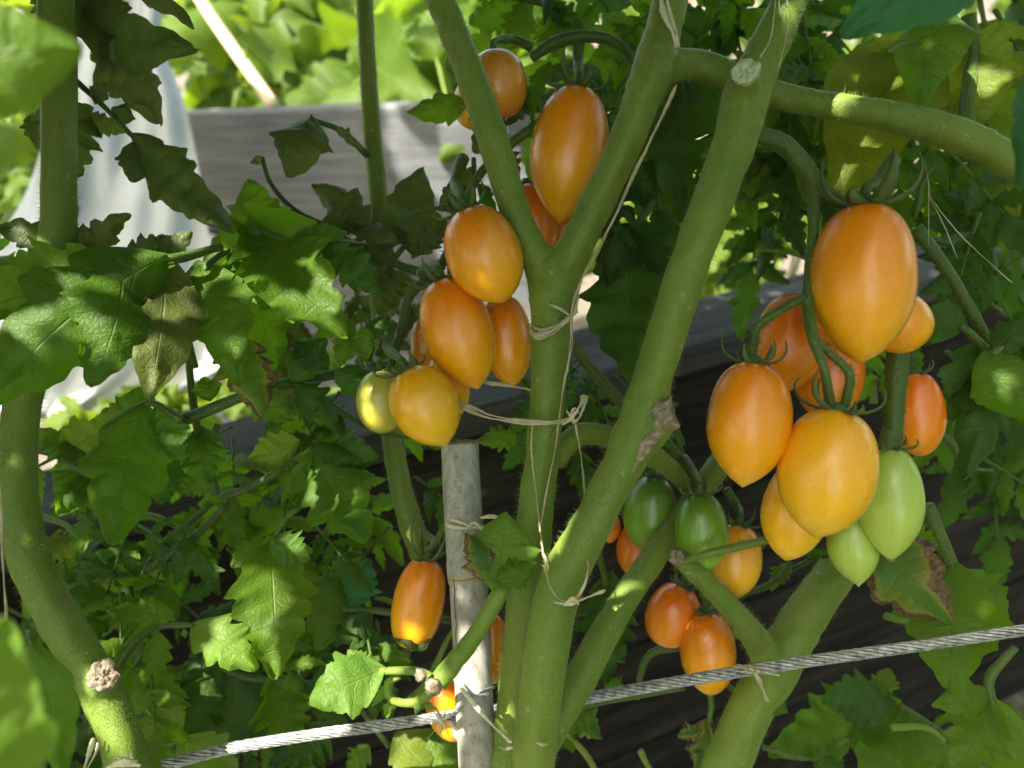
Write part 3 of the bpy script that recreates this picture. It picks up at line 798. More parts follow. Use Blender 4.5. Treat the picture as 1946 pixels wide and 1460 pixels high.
tomato(724, 765, .300, 94, (722, 704), (728, 824), 't_olive', 'unripe olive-yellow tomato leftmost in the middle truss', stalk=[(715, 680, .01), (730, 650, .012)], pointy=.1, group=G1, seplen=1.1)
tomato(808, 655, .320, 56, (806, 605), (812, 706), 't_brown', 'small brownish tomato peeping out left behind the central truss', group=G1, calyx=False)
tomato(795, 1146, .31, 98, (812, 1062), (778, 1230), 't_orange', 'long blunt orange tomato just left of the bamboo stake', stalk=[(825, 1030, .015), (800, 1010, .03)], pointy=-.15, group=G3, seplen=.9, sepup=1.4)
tomato(936, 1232, .305, 62, (936, 1168), (938, 1300), 't_orange', 'orange tomato sliver between the bamboo stake and the central stem', group=G3, calyx=False)
tomato(1030, 1285, .310, 66, (1028, 1225), (1036, 1345), 't_orange', 'orange tomato peeping out right behind the double central stem', group=G3, calyx=False)
tomato(846, 1345, .315, 86, (838, 1280), (868, 1408), 't_orange', 'orange tomato crossed by the wire rope beside the stake', group=G3, calyx=False, pointy=.2)
tomato(1645, 536, .250, 194, (1645, 388), (1635, 688), 't_orange', 'largest orange tomato, upper right, under the thick arching sepals', stalk=[(1668, 345, .012), (1700, 300, .015)], pointy=.35, group=G2, seplen=1.15, sepup=.9, sepw=.2)
tomato(1690, 616, .285, 116, (1662, 572), (1752, 652), 't_orange', 'small rounded tomato half hidden at the lower right of the largest', pointy=.0, group=G2, calyx=False)
tomato(1500, 650, .290, 132, (1520, 560), (1478, 745), 't_deep', 'deep orange tomato behind the thin truss stalk, left of the largest', group=G2, pointy=.2, calyx=False)
tomato(1575, 712, .300, 130, (1580, 620), (1570, 800), 't_deep', 'deep orange tomato in shade below the largest, behind forked stalks', group=G2, pointy=.2, calyx=False)
tomato(1427, 805, .255, 157, (1434, 688), (1411, 924), 't_orange', 'orange tomato with a drawn-out tip, leftmost of the right truss', pointy=.5, group=G2, seplen=1.0, sepup=.9)
tomato(1573, 898, .250, 180, (1592, 778), (1550, 1020), 't_yellow', 'big yellow-orange tomato at the front bottom of the right truss', pointy=.35, group=G2, seplen=1.0, sepup=.7)
tomato(1512, 972, .278, 124, (1530, 880), (1493, 1064), 't_yellow', 'yellow tomato half behind the big front one, lowest left of its truss', pointy=.35, group=G2, calyx=False)
tomato(1692, 958, .272, 118, (1692, 850), (1692, 1066), 't_pale', 'pale green tomato with a dark blossom scar at its tip', pointy=.62, group=G2, scar=True, seplen=.9, sepup=.3)
tomato(1620, 1042, .282, 92, (1610, 970), (1632, 1114), 't_pale', 'smaller pale green tomato with a pointed tip below the others', pointy=.75, group=G2, calyx=False)
tomato(1745, 788, .308, 96, (1740, 708), (1748, 867), 't_deep', 'reddish orange tomato at the right, behind the thick stalk', pointy=.1, group=G2, calyx=True, seplen=.8)
tomato(1238, 976, .335, 104, (1240, 904), (1234, 1048), 't_green', 'dark green unripe tomato behind the slanting branch', pointy=.1, group=G3, stalk=[(1255, 870, 0), (1240, 840, 0)], seplen=.9)
tomato(1331, 1010, .300, 100, (1330, 937), (1336, 1086), 't_green', 'brighter green unripe tomato in front of the branch, with spidery sepals', pointy=.2, group=G3, stalk=[(1320, 900, .01), (1300, 870, .02)], seplen=.9)
tomato(1392, 1067, .320, 102, (1405, 996), (1385, 1138), 't_turn', 'yellow-orange tomato right beside the brighter green one', pointy=.25, group=G3, stalk=[(1400, 960, .01), (1380, 930, .01)], seplen=.9)
tomato(1203, 1046, .350, 66, (1210, 995), (1200, 1096), 't_deep', 'orange tomato half hidden below the dark green one', group=G3, calyx=True)
tomato(1158, 1000, .352, 44, (1158, 972), (1158, 1032), 't_deep', 'tiny orange fruit showing beside the slanting thick stem', group=G3, calyx=False)
tomato(1276, 1166, .350, 98, (1298, 1112), (1256, 1226), 't_deep', 'reddish tomato at the upper left of the lowest pair', group=G3, pointy=.0, stalk=[(1310, 1100, 0)], seplen=.8)
tomato(1345, 1240, .340, 105, (1342, 1162), (1350, 1320), 't_orange', 'orange tomato with the wire rope crossing its tip', group=G3, pointy=.25, stalk=[(1335, 1120, .0), (1320, 1080, .01)], seplen=.8)
tomato(520, 165, 1.62, 80, (520, 135), (520, 200), 't_brown', 'blurred tomato in the dark gap beside the cane', group='plum tomatoes in the garden beyond', calyx=False)

# ================================================================== STAKE, ROPE, TIES
mb = MB(); cs, rs = pxpath([(874, 842, .283, 36), (878, 940, .283, 36.2), (884, 1060, .283, 36), (888, 1095, .283, 37.5), (892, 1130, .283, 36), (900, 1300, .283, 36), (912, 1560, .283, 36)], 8)
rs[0] *= .99
tube3(mb, cs, rs, 40, bump=.03, cap=False)
nf = len(mb.f)
ax = (cs[0] - cs[1]).normalized(); a = ax.orthogonal().normalized(); b = ax.cross(a)
ring = 40; prof = [(0.0002, 1.0), (.0008, .93), (.0005, .78), (-.004, .74), (-.010, .5), (-.0105, .02)]
vs = []
for h, q in prof:
    for k in range(ring):
        th = 2 * math.pi * k / ring
        jj = .0006 * noise.noise(Vector((math.cos(th) * 4, math.sin(th) * 4, h * 900)))
        vs.append(cs[0] + ax * (h + jj) + a * math.cos(th) * rs[0] * q + b * math.sin(th) * rs[0] * q)
fs = [(i * ring + k, i * ring + (k + 1) % ring, (i + 1) * ring + (k + 1) % ring, (i + 1) * ring + k) for i in range(len(prof) - 1) for k in range(ring)]
for i_ in range(8 * 3 - 3, 8 * 3 + 2):
    for k_ in range(40): mb.mi[i_ * 40 + k_] = 2 if i_ != 8 * 3 - 1 else 1
mb.add(vs, fs, None, 1)
stk = mb.build('bamboo_stake', [M['bamboo'], M['bamboo_in'], simple('bamboo_node', [(.3, (.30, .22, .13)), (.7, (.42, .33, .22))], 120, .7, .0006, .5)]); tag(stk, 'grey weathered bamboo stake with cut open top', 'stake')
# cracks down from the rim
mb = MB()
for (x0, y0, x1, y1) in ((858, 845, 864, 1010), (884, 846, 886, 905), (897, 846, 899, 880), (862, 1100, 868, 1230)):
    pts = []
    for k in range(7):
        f = k / 6; pts.append((x0 + (x1 - x0) * f + math.sin(k * 2.1) * 1.2, y0 + (y1 - y0) * f, .2770 + .0011 * ((x0 - 875) / 20.0) ** 2, 1.1 * (1 - f * .6)))
    c2, r2 = pxpath(pts, 3); tube3(mb, c2, r2, 6)
o = mb.build('crack', simple('crack_dark', [(.3, (.02, .016, .012)), (.7, (.04, .03, .02))], 100, .95), stk)

def rope(path, name, label):
    q = catmull(path, 26); C = [P(a[0], a[1], a[2]) for a in q]; R0 = [px(a[3], a[2]) * RS for a in q]
    n0 = len(C); L = [0]
    for i in range(1, n0): L.append(L[-1] + (C[i] - C[i - 1]).length)
    tot = L[-1]; mb = MB()
    step = .0005; N_ = int(tot / step); nst = 8; pitch = .034
    tube3(mb, C, [r * .62 for r in R0], 8)
    idx = 0; pts = []
    for i in range(N_ + 1):
        s = min(i * step, tot - 1e-6)
        while L[idx + 1] < s: idx += 1
        f = (s - L[idx]) / (L[idx + 1] - L[idx])
        pts.append((C[idx].lerp(C[idx + 1], f), (C[idx + 1] - C[idx]).normalized(), R0[idx], s))
    up = Vector((0, 0, 1))
    for k in range(nst):
        for w2 in range(3):
            cs = []
            for (c, t, r, s) in pts[::2]:
                a = (up - t * up.dot(t)).normalized(); b = t.cross(a)
                th = 2 * math.pi * (k / nst + s / pitch)
                rad = a * math.cos(th) + b * math.sin(th); tan = (b * math.cos(th) - a * math.sin(th))
                ph = 2 * math.pi * (w2 / 3 - s / .012)
                cs.append(c + rad * (r * .76 + r * .10 * math.cos(ph)) + tan * (r * .12 * math.sin(ph)))
            tube3(mb, cs, [pts[0][2] * .135] * len(cs), 5, cap=False)
    o = mb.build(name, M['steel']); tag(o, label, 'wire rope'); return o
RS = .93
rope([(-700, 1650, .34, 12), (-200, 1556, .32, 12), (160, 1490, .305, 12), (300, 1458, .303, 12), (430, 1424, .30, 12), (600, 1396, .30, 12), (720, 1380, .30, 12), (840, 1362, .302, 11), (1000, 1342, .31, 11.5), (1090, 1331, .31, 12), (1300, 1294, .303, 12), (1500, 1262, .296, 12.5), (1700, 1234, .288, 12), (1850, 1212, .282, 12), (2050, 1182, .276, 12), (2500, 1112, .268, 12), (3000, 1030, .262, 12)], 'wire_rope', 'twisted galvanised wire rope stretched across the lower part')

def strand(mb, pts, w_=3.2, th=.3, seed=0, n=9, fray=True):
    """flat twisted raffia fibre through (x,y,d)"""
    q = catmull([(a, b, c, w_) for a, b, c in pts], n)
    rnd = random.Random(seed + 3)
    cs = [P(a[0] + rnd.uniform(-.5, .5), a[1] + rnd.uniform(-.5, .5), a[2]) for a in q]
    rs = [px(w_, a[2]) * (.8 + .35 * math.sin(i * .35 + seed)) for i, a in enumerate(q)]
    if fray: rs[0] *= .4; rs[-1] *= .4
    tube3(mb, cs, rs, 7, bump=.35, flat=.38, seed=seed)
def tie(name, label, strands, mat='raffia', cat='raffia tie', group='raffia ties on the stems'):
    mb = MB()
    for i, s in enumerate(strands):
        w_ = s[1] if len(s) > 1 else 3
        strand(mb, s[0], w_, seed=i * 13 + len(name))
    o = mb.build(name, M[mat]); tag(o, label, cat, group); return o
# band round the fork with a knot, tails and the long strand rising to the top
tie('raffia_tie', 'raffia tie bound round the stem under the fork, its long strand rising to the top', [
    ([(1005, 622, .278), (1018, 636, .2705), (1045, 630, .2695), (1072, 612, .270), (1085, 600, .270)], 6),
    ([(1004, 630, .278), (1020, 642, .271), (1050, 634, .2705), (1078, 610, .2700)], 4),
    ([(1006, 616, .279), (1030, 628, .271), (1062, 615, .271), (1086, 602, .269)], 4),
    ([(1042, 578, .269), (1066, 588, .268), (1086, 600, .2685), (1098, 590, .268)], 3.4),
    ([(1086, 600, .269), (1095, 560, .268), (1106, 530, .268), (1135, 480, .267), (1180, 385, .264), (1215, 310, .261), (1250, 240, .259), (1286, 162, .258)], 5),
    ([(1084, 598, .269), (1100, 545, .267), (1128, 490, .266), (1176, 398, .263), (1210, 325, .260), (1238, 262, .259), (1280, 168, .2585)], 3.2),
    ([(1090, 602, .268), (1097, 575, .267), (1100, 545, .267)], 4),
    ([(1086, 600, .268), (1085, 640, .268), (1080, 690, .269), (1070, 740, .27), (1062, 800, .27), (1056, 850, .27), (1042, 920, .27), (1030, 985, .27), (1026, 1010, .27)], 3.6),
    ([(1084, 604, .268), (1088, 650, .268), (1078, 700, .269)], 2.4)])
tie('raffia_tie', 'raffia strand from behind the golden tomato, knotted at the central stem', [
    ([(820, 770, .286), (872, 772, .284), (920, 792, .280), (985, 803, .272), (1040, 805, .269), (1078, 800, .269), (1096, 782, .270)], 4),
    ([(830, 765, .288), (880, 768, .284), (935, 790, .279), (990, 799, .271), (1050, 801, .268), (1085, 795, .268)], 3.2),
    ([(1068, 808, .268), (1085, 795, .266), (1100, 775, .266), (1110, 750, .268)], 4.5),
    ([(1076, 780, .268), (1090, 800, .266), (1103, 790, .266), (1116, 752, .268)], 4),
    ([(1080, 802, .267), (1092, 776, .266), (1102, 792, .266), (1088, 806, .266)], 4),
    ([(910, 726, .292), (960, 732, .288), (1010, 742, .284), (1030, 748, .28)], 4),
    ([(1092, 800, .268), (1100, 840, .268), (1108, 900, .268), (1113, 960, .272)], 3)])
tie('raffia_tie', 'thin raffia loop hanging down the central stems, knotted near their foot', [
    ([(1014, 790, .27), (1010, 850, .27), (1018, 930, .27), (1026, 1000, .262), (1034, 1060, .252), (1044, 1110, .246), (1062, 1138, .2445), (1084, 1144, .2440)], 3),
    ([(1052, 1145, .245), (1080, 1148, .2435), (1110, 1138, .243), (1150, 1122, .242)], 4),
    ([(1070, 1150, .244), (1090, 1138, .2425), (1100, 1150, .2425)], 4),
    ([(1090, 1144, .243), (1108, 1118, .244), (1118, 1080, .247), (1114, 1060, .252)], 3),
    ([(1025, 1040, .262), (1040, 1070, .252), (1042, 1085, .25)], 3.4)])
tie('raffia_tie', 'raffia band knotted round the bamboo stake', [
    ([(846, 985, .284), (852, 998, .277), (880, 1004, .2735), (912, 1002, .2755), (928, 1012, .274)], 4),
    ([(846, 992, .284), (862, 988, .276), (895, 1000, .2735), (930, 1008, .273)], 3.2),
    ([(886, 1004, .2735), (902, 994, .272), (926, 1016, .272)], 3),
    ([(850, 996, .28), (856, 975, .276), (866, 966, .276)], 2),
    ([(912, 984, .276), (940, 982, .274), (960, 990, .274)], 4)], mat='straw')
tie('raffia_tie', 'straight pale raffia strand slanting across the foot of the stake', [
    ([(862, 1290, .272), (890, 1325, .270), (930, 1372, .262), (972, 1412, .250)], 4.5),
    ([(948, 1420, .262), (960, 1422, .2665), (976, 1421, .266)], 4),
    ([(1020, 1412, .248), (1032, 1416, .25), (1042, 1415, .255)], 3)], mat='straw')
tie('raffia_tie', 'raffia scrap tying the right stem to the wire rope', [
    ([(1392, 1266, .292), (1430, 1272, .283), (1460, 1280, .285), (1482, 1284, .286)], 3),
    ([(1424, 1268, .284), (1440, 1290, .281), (1450, 1312, .284), (1458, 1334, .288)], 4.5),
    ([(1428, 1270, .284), (1440, 1276, .281), (1432, 1284, .283)], 4),
    ([(1388, 1282, .292), (1400, 1264, .29), (1430, 1270, .283)], 2.4)])
tie('raffia_tie', 'star of straw-coloured raffia ends on the rope left of the stake', [
    ([(818, 1375, .296), (840, 1368, .290), (866, 1352, .289)], 3),
    ([(812, 1405, .296), (836, 1376, .290), (850, 1345, .289)], 2.6),
    ([(838, 1400, .292), (838, 1370, .289), (826, 1340, .289)], 4),
    ([(822, 1352, .29), (842, 1374, .289), (854, 1400, .29)], 2.4)], mat='straw')
tie('raffia_tie', 'flat papery raffia blade against the right fork limb at the top edge', [
    ([(1250, -30, .258), (1262, 20, .257), (1276, 55, .256), (1289, 92, .257)], 14),
    ([(1262, -30, .257), (1272, 20, .256), (1285, 60, .256), (1290, 90, .2565)], 7)], mat='straw')
tie('raffia_tie', 'fine white fibres on the slanting thick stem at the top', [
    ([(1476, -20, .235), (1470, 40, .235), (1462, 80, .232), (1444, 110, .229)], 1.8),
    ([(1490, -20, .235), (1500, 30, .234), (1492, 80, .234), (1480, 130, .237)], 1.8),
    ([(1482, -20, .235), (1482, 20, .234), (1495, 50, .235)], 1.6)], mat='straw')
tie('raffia_tie', 'long thin raffia strand hanging down the left edge', [
    ([(-4, 900, .25), (2, 960, .25), (6, 1080, .25), (12, 1160, .25), (17, 1240, .25)], 3.2)])
tie('raffia_tie', 'pale raffia ends at the foot of the left stem', [
    ([(160, 1462, .262), (170, 1430, .26), (178, 1402, .26)], 6), ([(166, 1462, .262), (184, 1425, .26), (186, 1410, .26)], 3.4),
    ([(200, 1462, .255), (230, 1450, .252), (268, 1456, .252)], 7), ([(252, 1456, .252), (250, 1436, .252), (249, 1418, .254)], 3),
    ([(222, 1440, .254), (244, 1448, .251), (262, 1446, .253)], 5)], mat='straw')
tie('raffia_tie', 'two stiff dry fibres crossing beside the largest tomato', [
    ([(1764, 372, .27), (1790, 420, .268), (1820, 492, .266)], 2), ([(1764, 370, .27), (1810, 430, .268), (1870, 490, .266), (1924, 538, .266)], 2.2),
    ([(1758, 310, .272), (1765, 360, .27), (1764, 470, .27)], 2)])
mb = MB()
for s, w_ in (([(874, 1336, .288), (882, 1326, .276), (905, 1318, .2735), (930, 1310, .2765), (938, 1306, .284)], 3.4), ([(872, 1330, .288), (870, 1318, .285), (878, 1340, .278), (862, 1352, .278), (856, 1362, .288)], 2.6)):
    q = catmull([(a, b, c, w_) for a, b, c in s], 8); tube3(mb, [P(a[0], a[1], a[2]) for a in q], [px(w_, .28)] * len(q), 8)
tag(mb.build('wire_tie', M['wire_blue']), 'blue-grey wire looped round the stake at the rope', 'wire tie')
mb = MB(); q = catmull([(858, 1372, .288, 3), (862, 1384, .284, 3), (868, 1400, .284, 3), (876, 1408, .288, 3)], 8); tube3(mb, [P(a[0], a[1], a[2]) for a in q], [px(4, .28)] * len(q), 8)
tag(mb.build('wire_tie', M['wire_white']), 'short white wire end below the rope at the stake', 'wire tie')

# ================================================================== LEAVES, placed by hand
L = leaf
# near, out of focus
L(pl_left, .125, None, [(-190, 150, 150, 92, 230, dict(m='leaf_light', dt=.004, roll=.1, depth=.05, teeth=2, shape=.85, wave=.03, acute=.4))], label='blurred pale green leaf close to the lens, upper left')
L(pl_left, .115, None, [(-40, 1620, 5, 1170, 230, dict(m='leaf_light', dt=.004, roll=.2, depth=.15, teeth=3))], label='blurred bright green leaf close to the lens, lower left')
L(pl_left, .20, None, [(60, 1230, 118, 1490, 110, dict(m='leaf', dt=.0, roll=.2, depth=.2))])
L(pl_rgt, .185, None, [(1900, -130, 1600, 72, 210, dict(m='leaf_teal', dt=.0, roll=.1, depth=.15, teeth=3))], label='cool green leaf close to the lens at the top right')
L(pl_rgt, .175, None, [(2040, 60, 1935, 345, 150, dict(m='leaf_teal', dt=.0, roll=.2, depth=.15, teeth=3))], label='cool green leaf close to the lens at the right edge')
# dark silhouettes top left
L(pl_left, .30, [(90, -60, 0, 8), (160, -50, 0, 7), (235, -40, 0, 5)], [(235, -45, 364, 56, 58, dict(roll=.6, depth=.12))], 'leaf_olive')
L(pl_left, .31, [(120, 60, 0, 9), (150, 60, 0, 8), (200, 75, 0, 6)], [(150, 40, 366, 92, 150, dict(roll=.1, depth=.3)), (190, 60, 302, 228, 135, dict(roll=-.2, depth=.3)), (150, -40, 200, 110, 170, dict(roll=.1, depth=.3)), (130, 10, 60, -60, 120)], 'leaf_olive')
L(pl_left, .30, [(145, 155, 0, 6), (200, 205, 0, 5), (255, 262, 0, 4)], [
    (250, 262, 436, 436, 118, dict(roll=.15, depth=.22, teeth=6, dt=.0)), (262, 270, 250, 345, 80, dict(roll=.2, depth=.15)), (230, 232, 244, 196, 44, dict(roll=.1, depth=.05)),
    (180, 195, 200, 155, 36, dict(roll=.5, depth=.1)), (175, 205, 130, 215, 34, dict(depth=.1))], 'leaf_olive')
L(pl_left, .315, [(140, 190, 0, 5), (150, 215, 0, 5), (155, 230, 0, 4)], [(155, 215, 135, 355, 105, dict(roll=.1)), (160, 225, 240, 250, 52, dict(roll=.1)), (60, 220, 75, 285, 50), (140, 200, 60, 230, 60)], 'leaf_olive')
L(pl_mid, .345, [(698, 296, .02, 7), (650, 250, .01, 6), (595, 228, 0, 5)], [(588, 226, 548, 332, 128, dict(roll=.2, depth=.15, bend=.25)), (500, 300, 475, 310, 22), (640, 245, 690, 285, 26, dict(roll=.9))], 'leaf_olive')
L(pl_mid, .34, [(498, 300, 0, 5), (515, 350, 0, 5), (560, 400, 0, 6), (620, 430, 0, 6)], [
    (690, 430, 592, 350, 95, dict(roll=.1)), (600, 430, 660, 500, 90), (620, 420, 690, 440, 60)], 'leaf_olive')
L(pl_mid, .33, [(720, 560, .02, 7), (745, 500, 0, 6), (775, 460, 0, 5)], [(785, 478, 806, 318, 128, dict(roll=.3, depth=.22)), (770, 455, 655, 425, 70, dict(roll=.7)), (740, 470, 690, 540, 80), (800, 480, 850, 420, 60), (760, 520, 720, 600, 80)], 'leaf_olive')
L(pl_mid, .325, [(760, 420, 0, 5), (800, 400, 0, 5), (850, 395, 0, 4)], [(850, 395, 905, 345, 40), (840, 400, 875, 320, 34, dict(roll=.5))], 'leaf_olive')
# big patch leaf
L(pl_mid, .30, [(700, 470, .03, 8), (620, 460, .01, 8), (540, 455, 0, 7), (500, 440, 0, 5)], [
    (515, 470, 470, 342, 130, dict(roll=.1, depth=.25, dt=.0)), (490, 430, 660, 640, 235, dict(roll=-.1, depth=.42, dt=.0, teeth=4)), (470, 470, 520, 705, 190, dict(roll=.15, depth=.4, teeth=4, dt=.004)),
    (520, 460, 385, 500, 130, dict(roll=.1, depth=.3, dt=.0)), (560, 460, 660, 440, 70, dict(m='leaf_dark')), (620, 470, 725, 560, 100, dict(m='leaf_dark'))], 'leaf')
# wide left leaf
L(pl_left, .262, [(420, 470, .02, 8), (330, 490, .005, 8), (240, 500, 0, 7), (150, 505, 0, 6), (60, 515, 0, 4)], [
    (300, 495, -30, 770, 260, dict(roll=.1, depth=.3, dt=.0)), (200, 505, -60, 590, 180, dict(depth=.3, roll=.2, dt=.0)), (235, 500, 175, 735, 190, dict(depth=.3, roll=-.1, dt=.0)),
    (150, 500, -10, 432, 95, dict(roll=.3, m='leaf_olive', db=.02)), (180, 480, 90, 430, 80, dict(m='leaf_olive', db=.02)), (170, 490, 250, 408, 70, dict(roll=.4, m='leaf_olive', db=.02)), (240, 490, 330, 450, 60, dict(m='leaf_olive', db=.02)), (300, 490, 365, 440, 60, dict(m='leaf_olive', db=.02))], 'leaf')
L(pl_left, .272, [(420, 470, .02, 6), (360, 490, .0, 6), (318, 500, 0, 5)], [(315, 505, 285, 762, 165, dict(roll=.1, depth=.12, m='leaf_brown', dt=.0)), (262, 540, 262, 620, 60, dict(m='leaf_scorched', db=-.008, roll=.5))], label='leaf with a browning leaflet hanging among the left foliage')
L(pl_left, .282, [(440, 470, .02, 6), (400, 500, .0, 6), (385, 520, 0, 5)], [(380, 505, 455, 735, 150, dict(roll=.2, depth=.2, dt=.0)), (430, 640, 500, 785, 135, dict(roll=-.1, m='leaf_scorched_edge')), (355, 520, 370, 600, 70)], 'leaf')
L(pl_mid, .31, [(740, 690, .04, 9), (640, 710, .02, 11), (500, 740, .0, 11), (345, 800, 0, 13)], [(400, 760, 386, 718, 58, dict(depth=.08, roll=.1)), (290, 762, 225, 760, 62, dict(depth=.08, roll=.1)), (560, 720, 620, 640, 90, dict(m='leaf_dark')), (620, 700, 560, 640, 70, dict(m='leaf_dark')), (470, 740, 560, 800, 80), (560, 730, 640, 800, 90, dict(m='leaf_dark')), (640, 700, 700, 760, 80, dict(m='leaf_dark'))], 'leaf')
L(pl_mid, .30, [(720, 600, .03, 5), (700, 640, .01, 5), (690, 660, 0, 4)], [(690, 625, 695, 690, 50, dict(m='leaf_light', wave=.3)), (670, 610, 640, 700, 60), (650, 600, 600, 640, 70), (700, 640, 740, 600, 50, dict(m='leaf_dark'))], 'leaf')
# lower left layers
L(pl_left, .30, [(345, 800, 0, 9), (300, 770, 0, 7), (278, 765, 0, 6)], [(272, 770, 212, 1034, 190, dict(roll=.1, depth=.3, dt=.0)), (300, 780, 345, 880, 80, dict(roll=.3)), (270, 780, 180, 800, 80, dict(m='leaf_yellow', db=.02))], 'leaf')
L(pl_left, .33, [(60, 850, 0, 8), (120, 870, 0, 8), (175, 910, 0, 8)], [(160, 860, 60, 820, 90), (120, 860, 220, 800, 110, dict(m='leaf_yellow')), (100, 900, 180, 960, 90), (170, 905, 110, 980, 80)], 'leaf')
L(pl_left, .325, [(370, 700, 0, 8), (355, 640, 0, 6), (372, 800, 0, 8), (400, 900, 0, 8), (410, 940, 0, 9)], [(380, 815, 398, 918, 105, dict(roll=.1)), (330, 880, 300, 960, 90, dict(m='leaf_dark')), (400, 900, 340, 940, 70)], 'leaf')
L(pl_mid, .33, [(420, 945, 0, 9), (480, 925, 0, 8), (540, 890, 0, 7), (600, 850, 0, 6)], [(565, 840, 478, 872, 95, dict(m='leaf_yellow')), (600, 848, 690, 1024, 175, dict(m='leaf', roll=.1, dt=.0)), (610, 850, 720, 870, 100, dict(m='leaf_dark')), (540, 890, 600, 960, 90), (600, 850, 560, 960, 80, dict(m='leaf_light'))], 'leaf')
L(pl_left, .31, [(570, 965, 0, 5), (540, 990, 0, 5), (515, 1035, 0, 5)], [(512, 1038, 524, 1292, 175, dict(roll=.05, depth=.24, dt=.0, teeth=5)), (505, 1030, 438, 1078, 68, dict(roll=.1)), (520, 1025, 588, 1066, 84, dict(roll=.1, dt=0, m='leaf_light'))], 'leaf')
L(pl_left, .29, [(222, 1275, 0, 6), (258, 1222, 0, 6), (300, 1192, 0, 6), (368, 1188, 0, 5)], [
    (368, 1188, 486, 1272, 112, dict(m='leaf_light', roll=.1, depth=.38, dt=0, wave=.12)), (302, 1192, 205, 1160, 70, dict(roll=.1)), (300, 1205, 304, 1296, 62, dict(roll=.05)), (350, 1195, 352, 1212, 16, dict(m='leaf_light')), (330, 1185, 332, 1172, 10), (228, 1262, 236, 1290, 34, dict(m='leaf_light'))], 'leaf', label='young leaf with a sunlit crinkled leaflet in the lower left')
L(pl_left, .34, [(60, 1180, 0, 5), (110, 1235, 0, 5)], [(60, 1040, 150, 1042, 85, dict(m='leaf_yellow')), (70, 1120, 165, 1100, 100, dict(m='leaf_yellow')), (90, 1240, 110, 1262, 30)], 'leaf')
L(pl_left, .35, [(410, 950, 0, 6), (290, 1060, 0, 6), (270, 1120, 0, 4)], [(280, 1080, 168, 1112, 74, dict(m='leaf_yellow')), (260, 1050, 235, 1090, 50), (340, 1020, 420, 1060, 60, dict(m='leaf_dark'))], 'leaf')
L(pl_left, .335, [(430, 960, 0, 8), (380, 1010, 0, 8), (280, 1085, 0, 7)], [(380, 1010, 350, 1070, 70), (330, 1035, 400, 1080, 60)], 'leaf')
L(pl_ctr, .262, [(960, 1110, .0, 17), (905, 1205, -.004, 17), (862, 1260, -.008, 19), (832, 1298, -.010, 20)], [
    (940, 1108, 962, 972, 150, dict(m='leaf_light', roll=.05, depth=.18, dt=0, teeth=3, db=-.012)), (930, 1100, 886, 1010, 70, dict(m='leaf_scorched', db=-.012, roll=.3, dt=0)), (945, 1105, 1022, 1070, 70, dict(m='leaf', roll=.1, dt=0, db=-.012))], stem='stem_light', label='leaf with a scorched brown edge in front of the bamboo stake')
L(pl_ctr, .255, [(832, 1296, -.002, 11), (790, 1276, 0, 8), (722, 1276, 0, 7)], [(722, 1274, 586, 1334, 128, dict(m='leaf_light', roll=.1, depth=.18, dt=0, teeth=4)), (700, 1280, 660, 1235, 66, dict(m='leaf_light'))], stem='stem_light', label='bright sunlit pale leaf left of the stake')
L(pl_ctr, .258, [(826, 1310, -.002, 9), (790, 1335, 0, 9), (745, 1330, 0, 7), (738, 1298, 0, 8), (760, 1285, 0, 6)], [(745, 1300, 705, 1345, 26), (745, 1330, 735, 1365, 26), (800, 1320, 790, 1358, 26), (790, 1335, 830, 1350, 20)], 'leaf_light', stem='stem_light')
L(pl_left, .36, [(560, 1290, 0, 6), (480, 1290, 0, 6), (420, 1270, 0, 5)], [(450, 1285, 470, 1440, 180, dict(m='leaf_dark')), (400, 1290, 360, 1400, 120, dict(m='leaf_dark')), (520, 1290, 560, 1420, 130), (340, 1300, 250, 1390, 110, dict(m='leaf_dark')), (420, 1260, 330, 1320, 90, dict(m='leaf_dark'))], 'leaf')
L(pl_left, .34, [(300, 1440, 0, 5), (330, 1410, 0, 5), (360, 1402, 0, 4)], [(358, 1402, 455, 1480, 84, dict(m='leaf_light')), (350, 1350, 265, 1405, 80, dict(m='leaf_yellow')), (330, 1380, 270, 1440, 50)], 'leaf')
L(pl_mid, .36, [(860, 1180, 0, 6), (700, 1160, 0, 6), (640, 1160, 0, 5)], [(620, 1100, 600, 1240, 120), (700, 1160, 640, 1220, 90, dict(m='leaf_dark')), (660, 1150, 700, 1060, 90, dict(m='leaf_teal')), (700, 1240, 780, 1260, 60), (640, 1160, 560, 1130, 90, dict(m='leaf_dark'))], 'leaf')
L(pl_mid, .36, [(640, 1270, 0, 5), (680, 1340, 0, 5), (740, 1420, 0, 5)], [(620, 1380, 560, 1460, 110, dict(m='leaf_dark')), (760, 1400, 820, 1470, 150, dict(m='leaf_yellow')), (700, 1420, 660, 1470, 60), (820, 1400, 870, 1460, 110)], 'leaf')
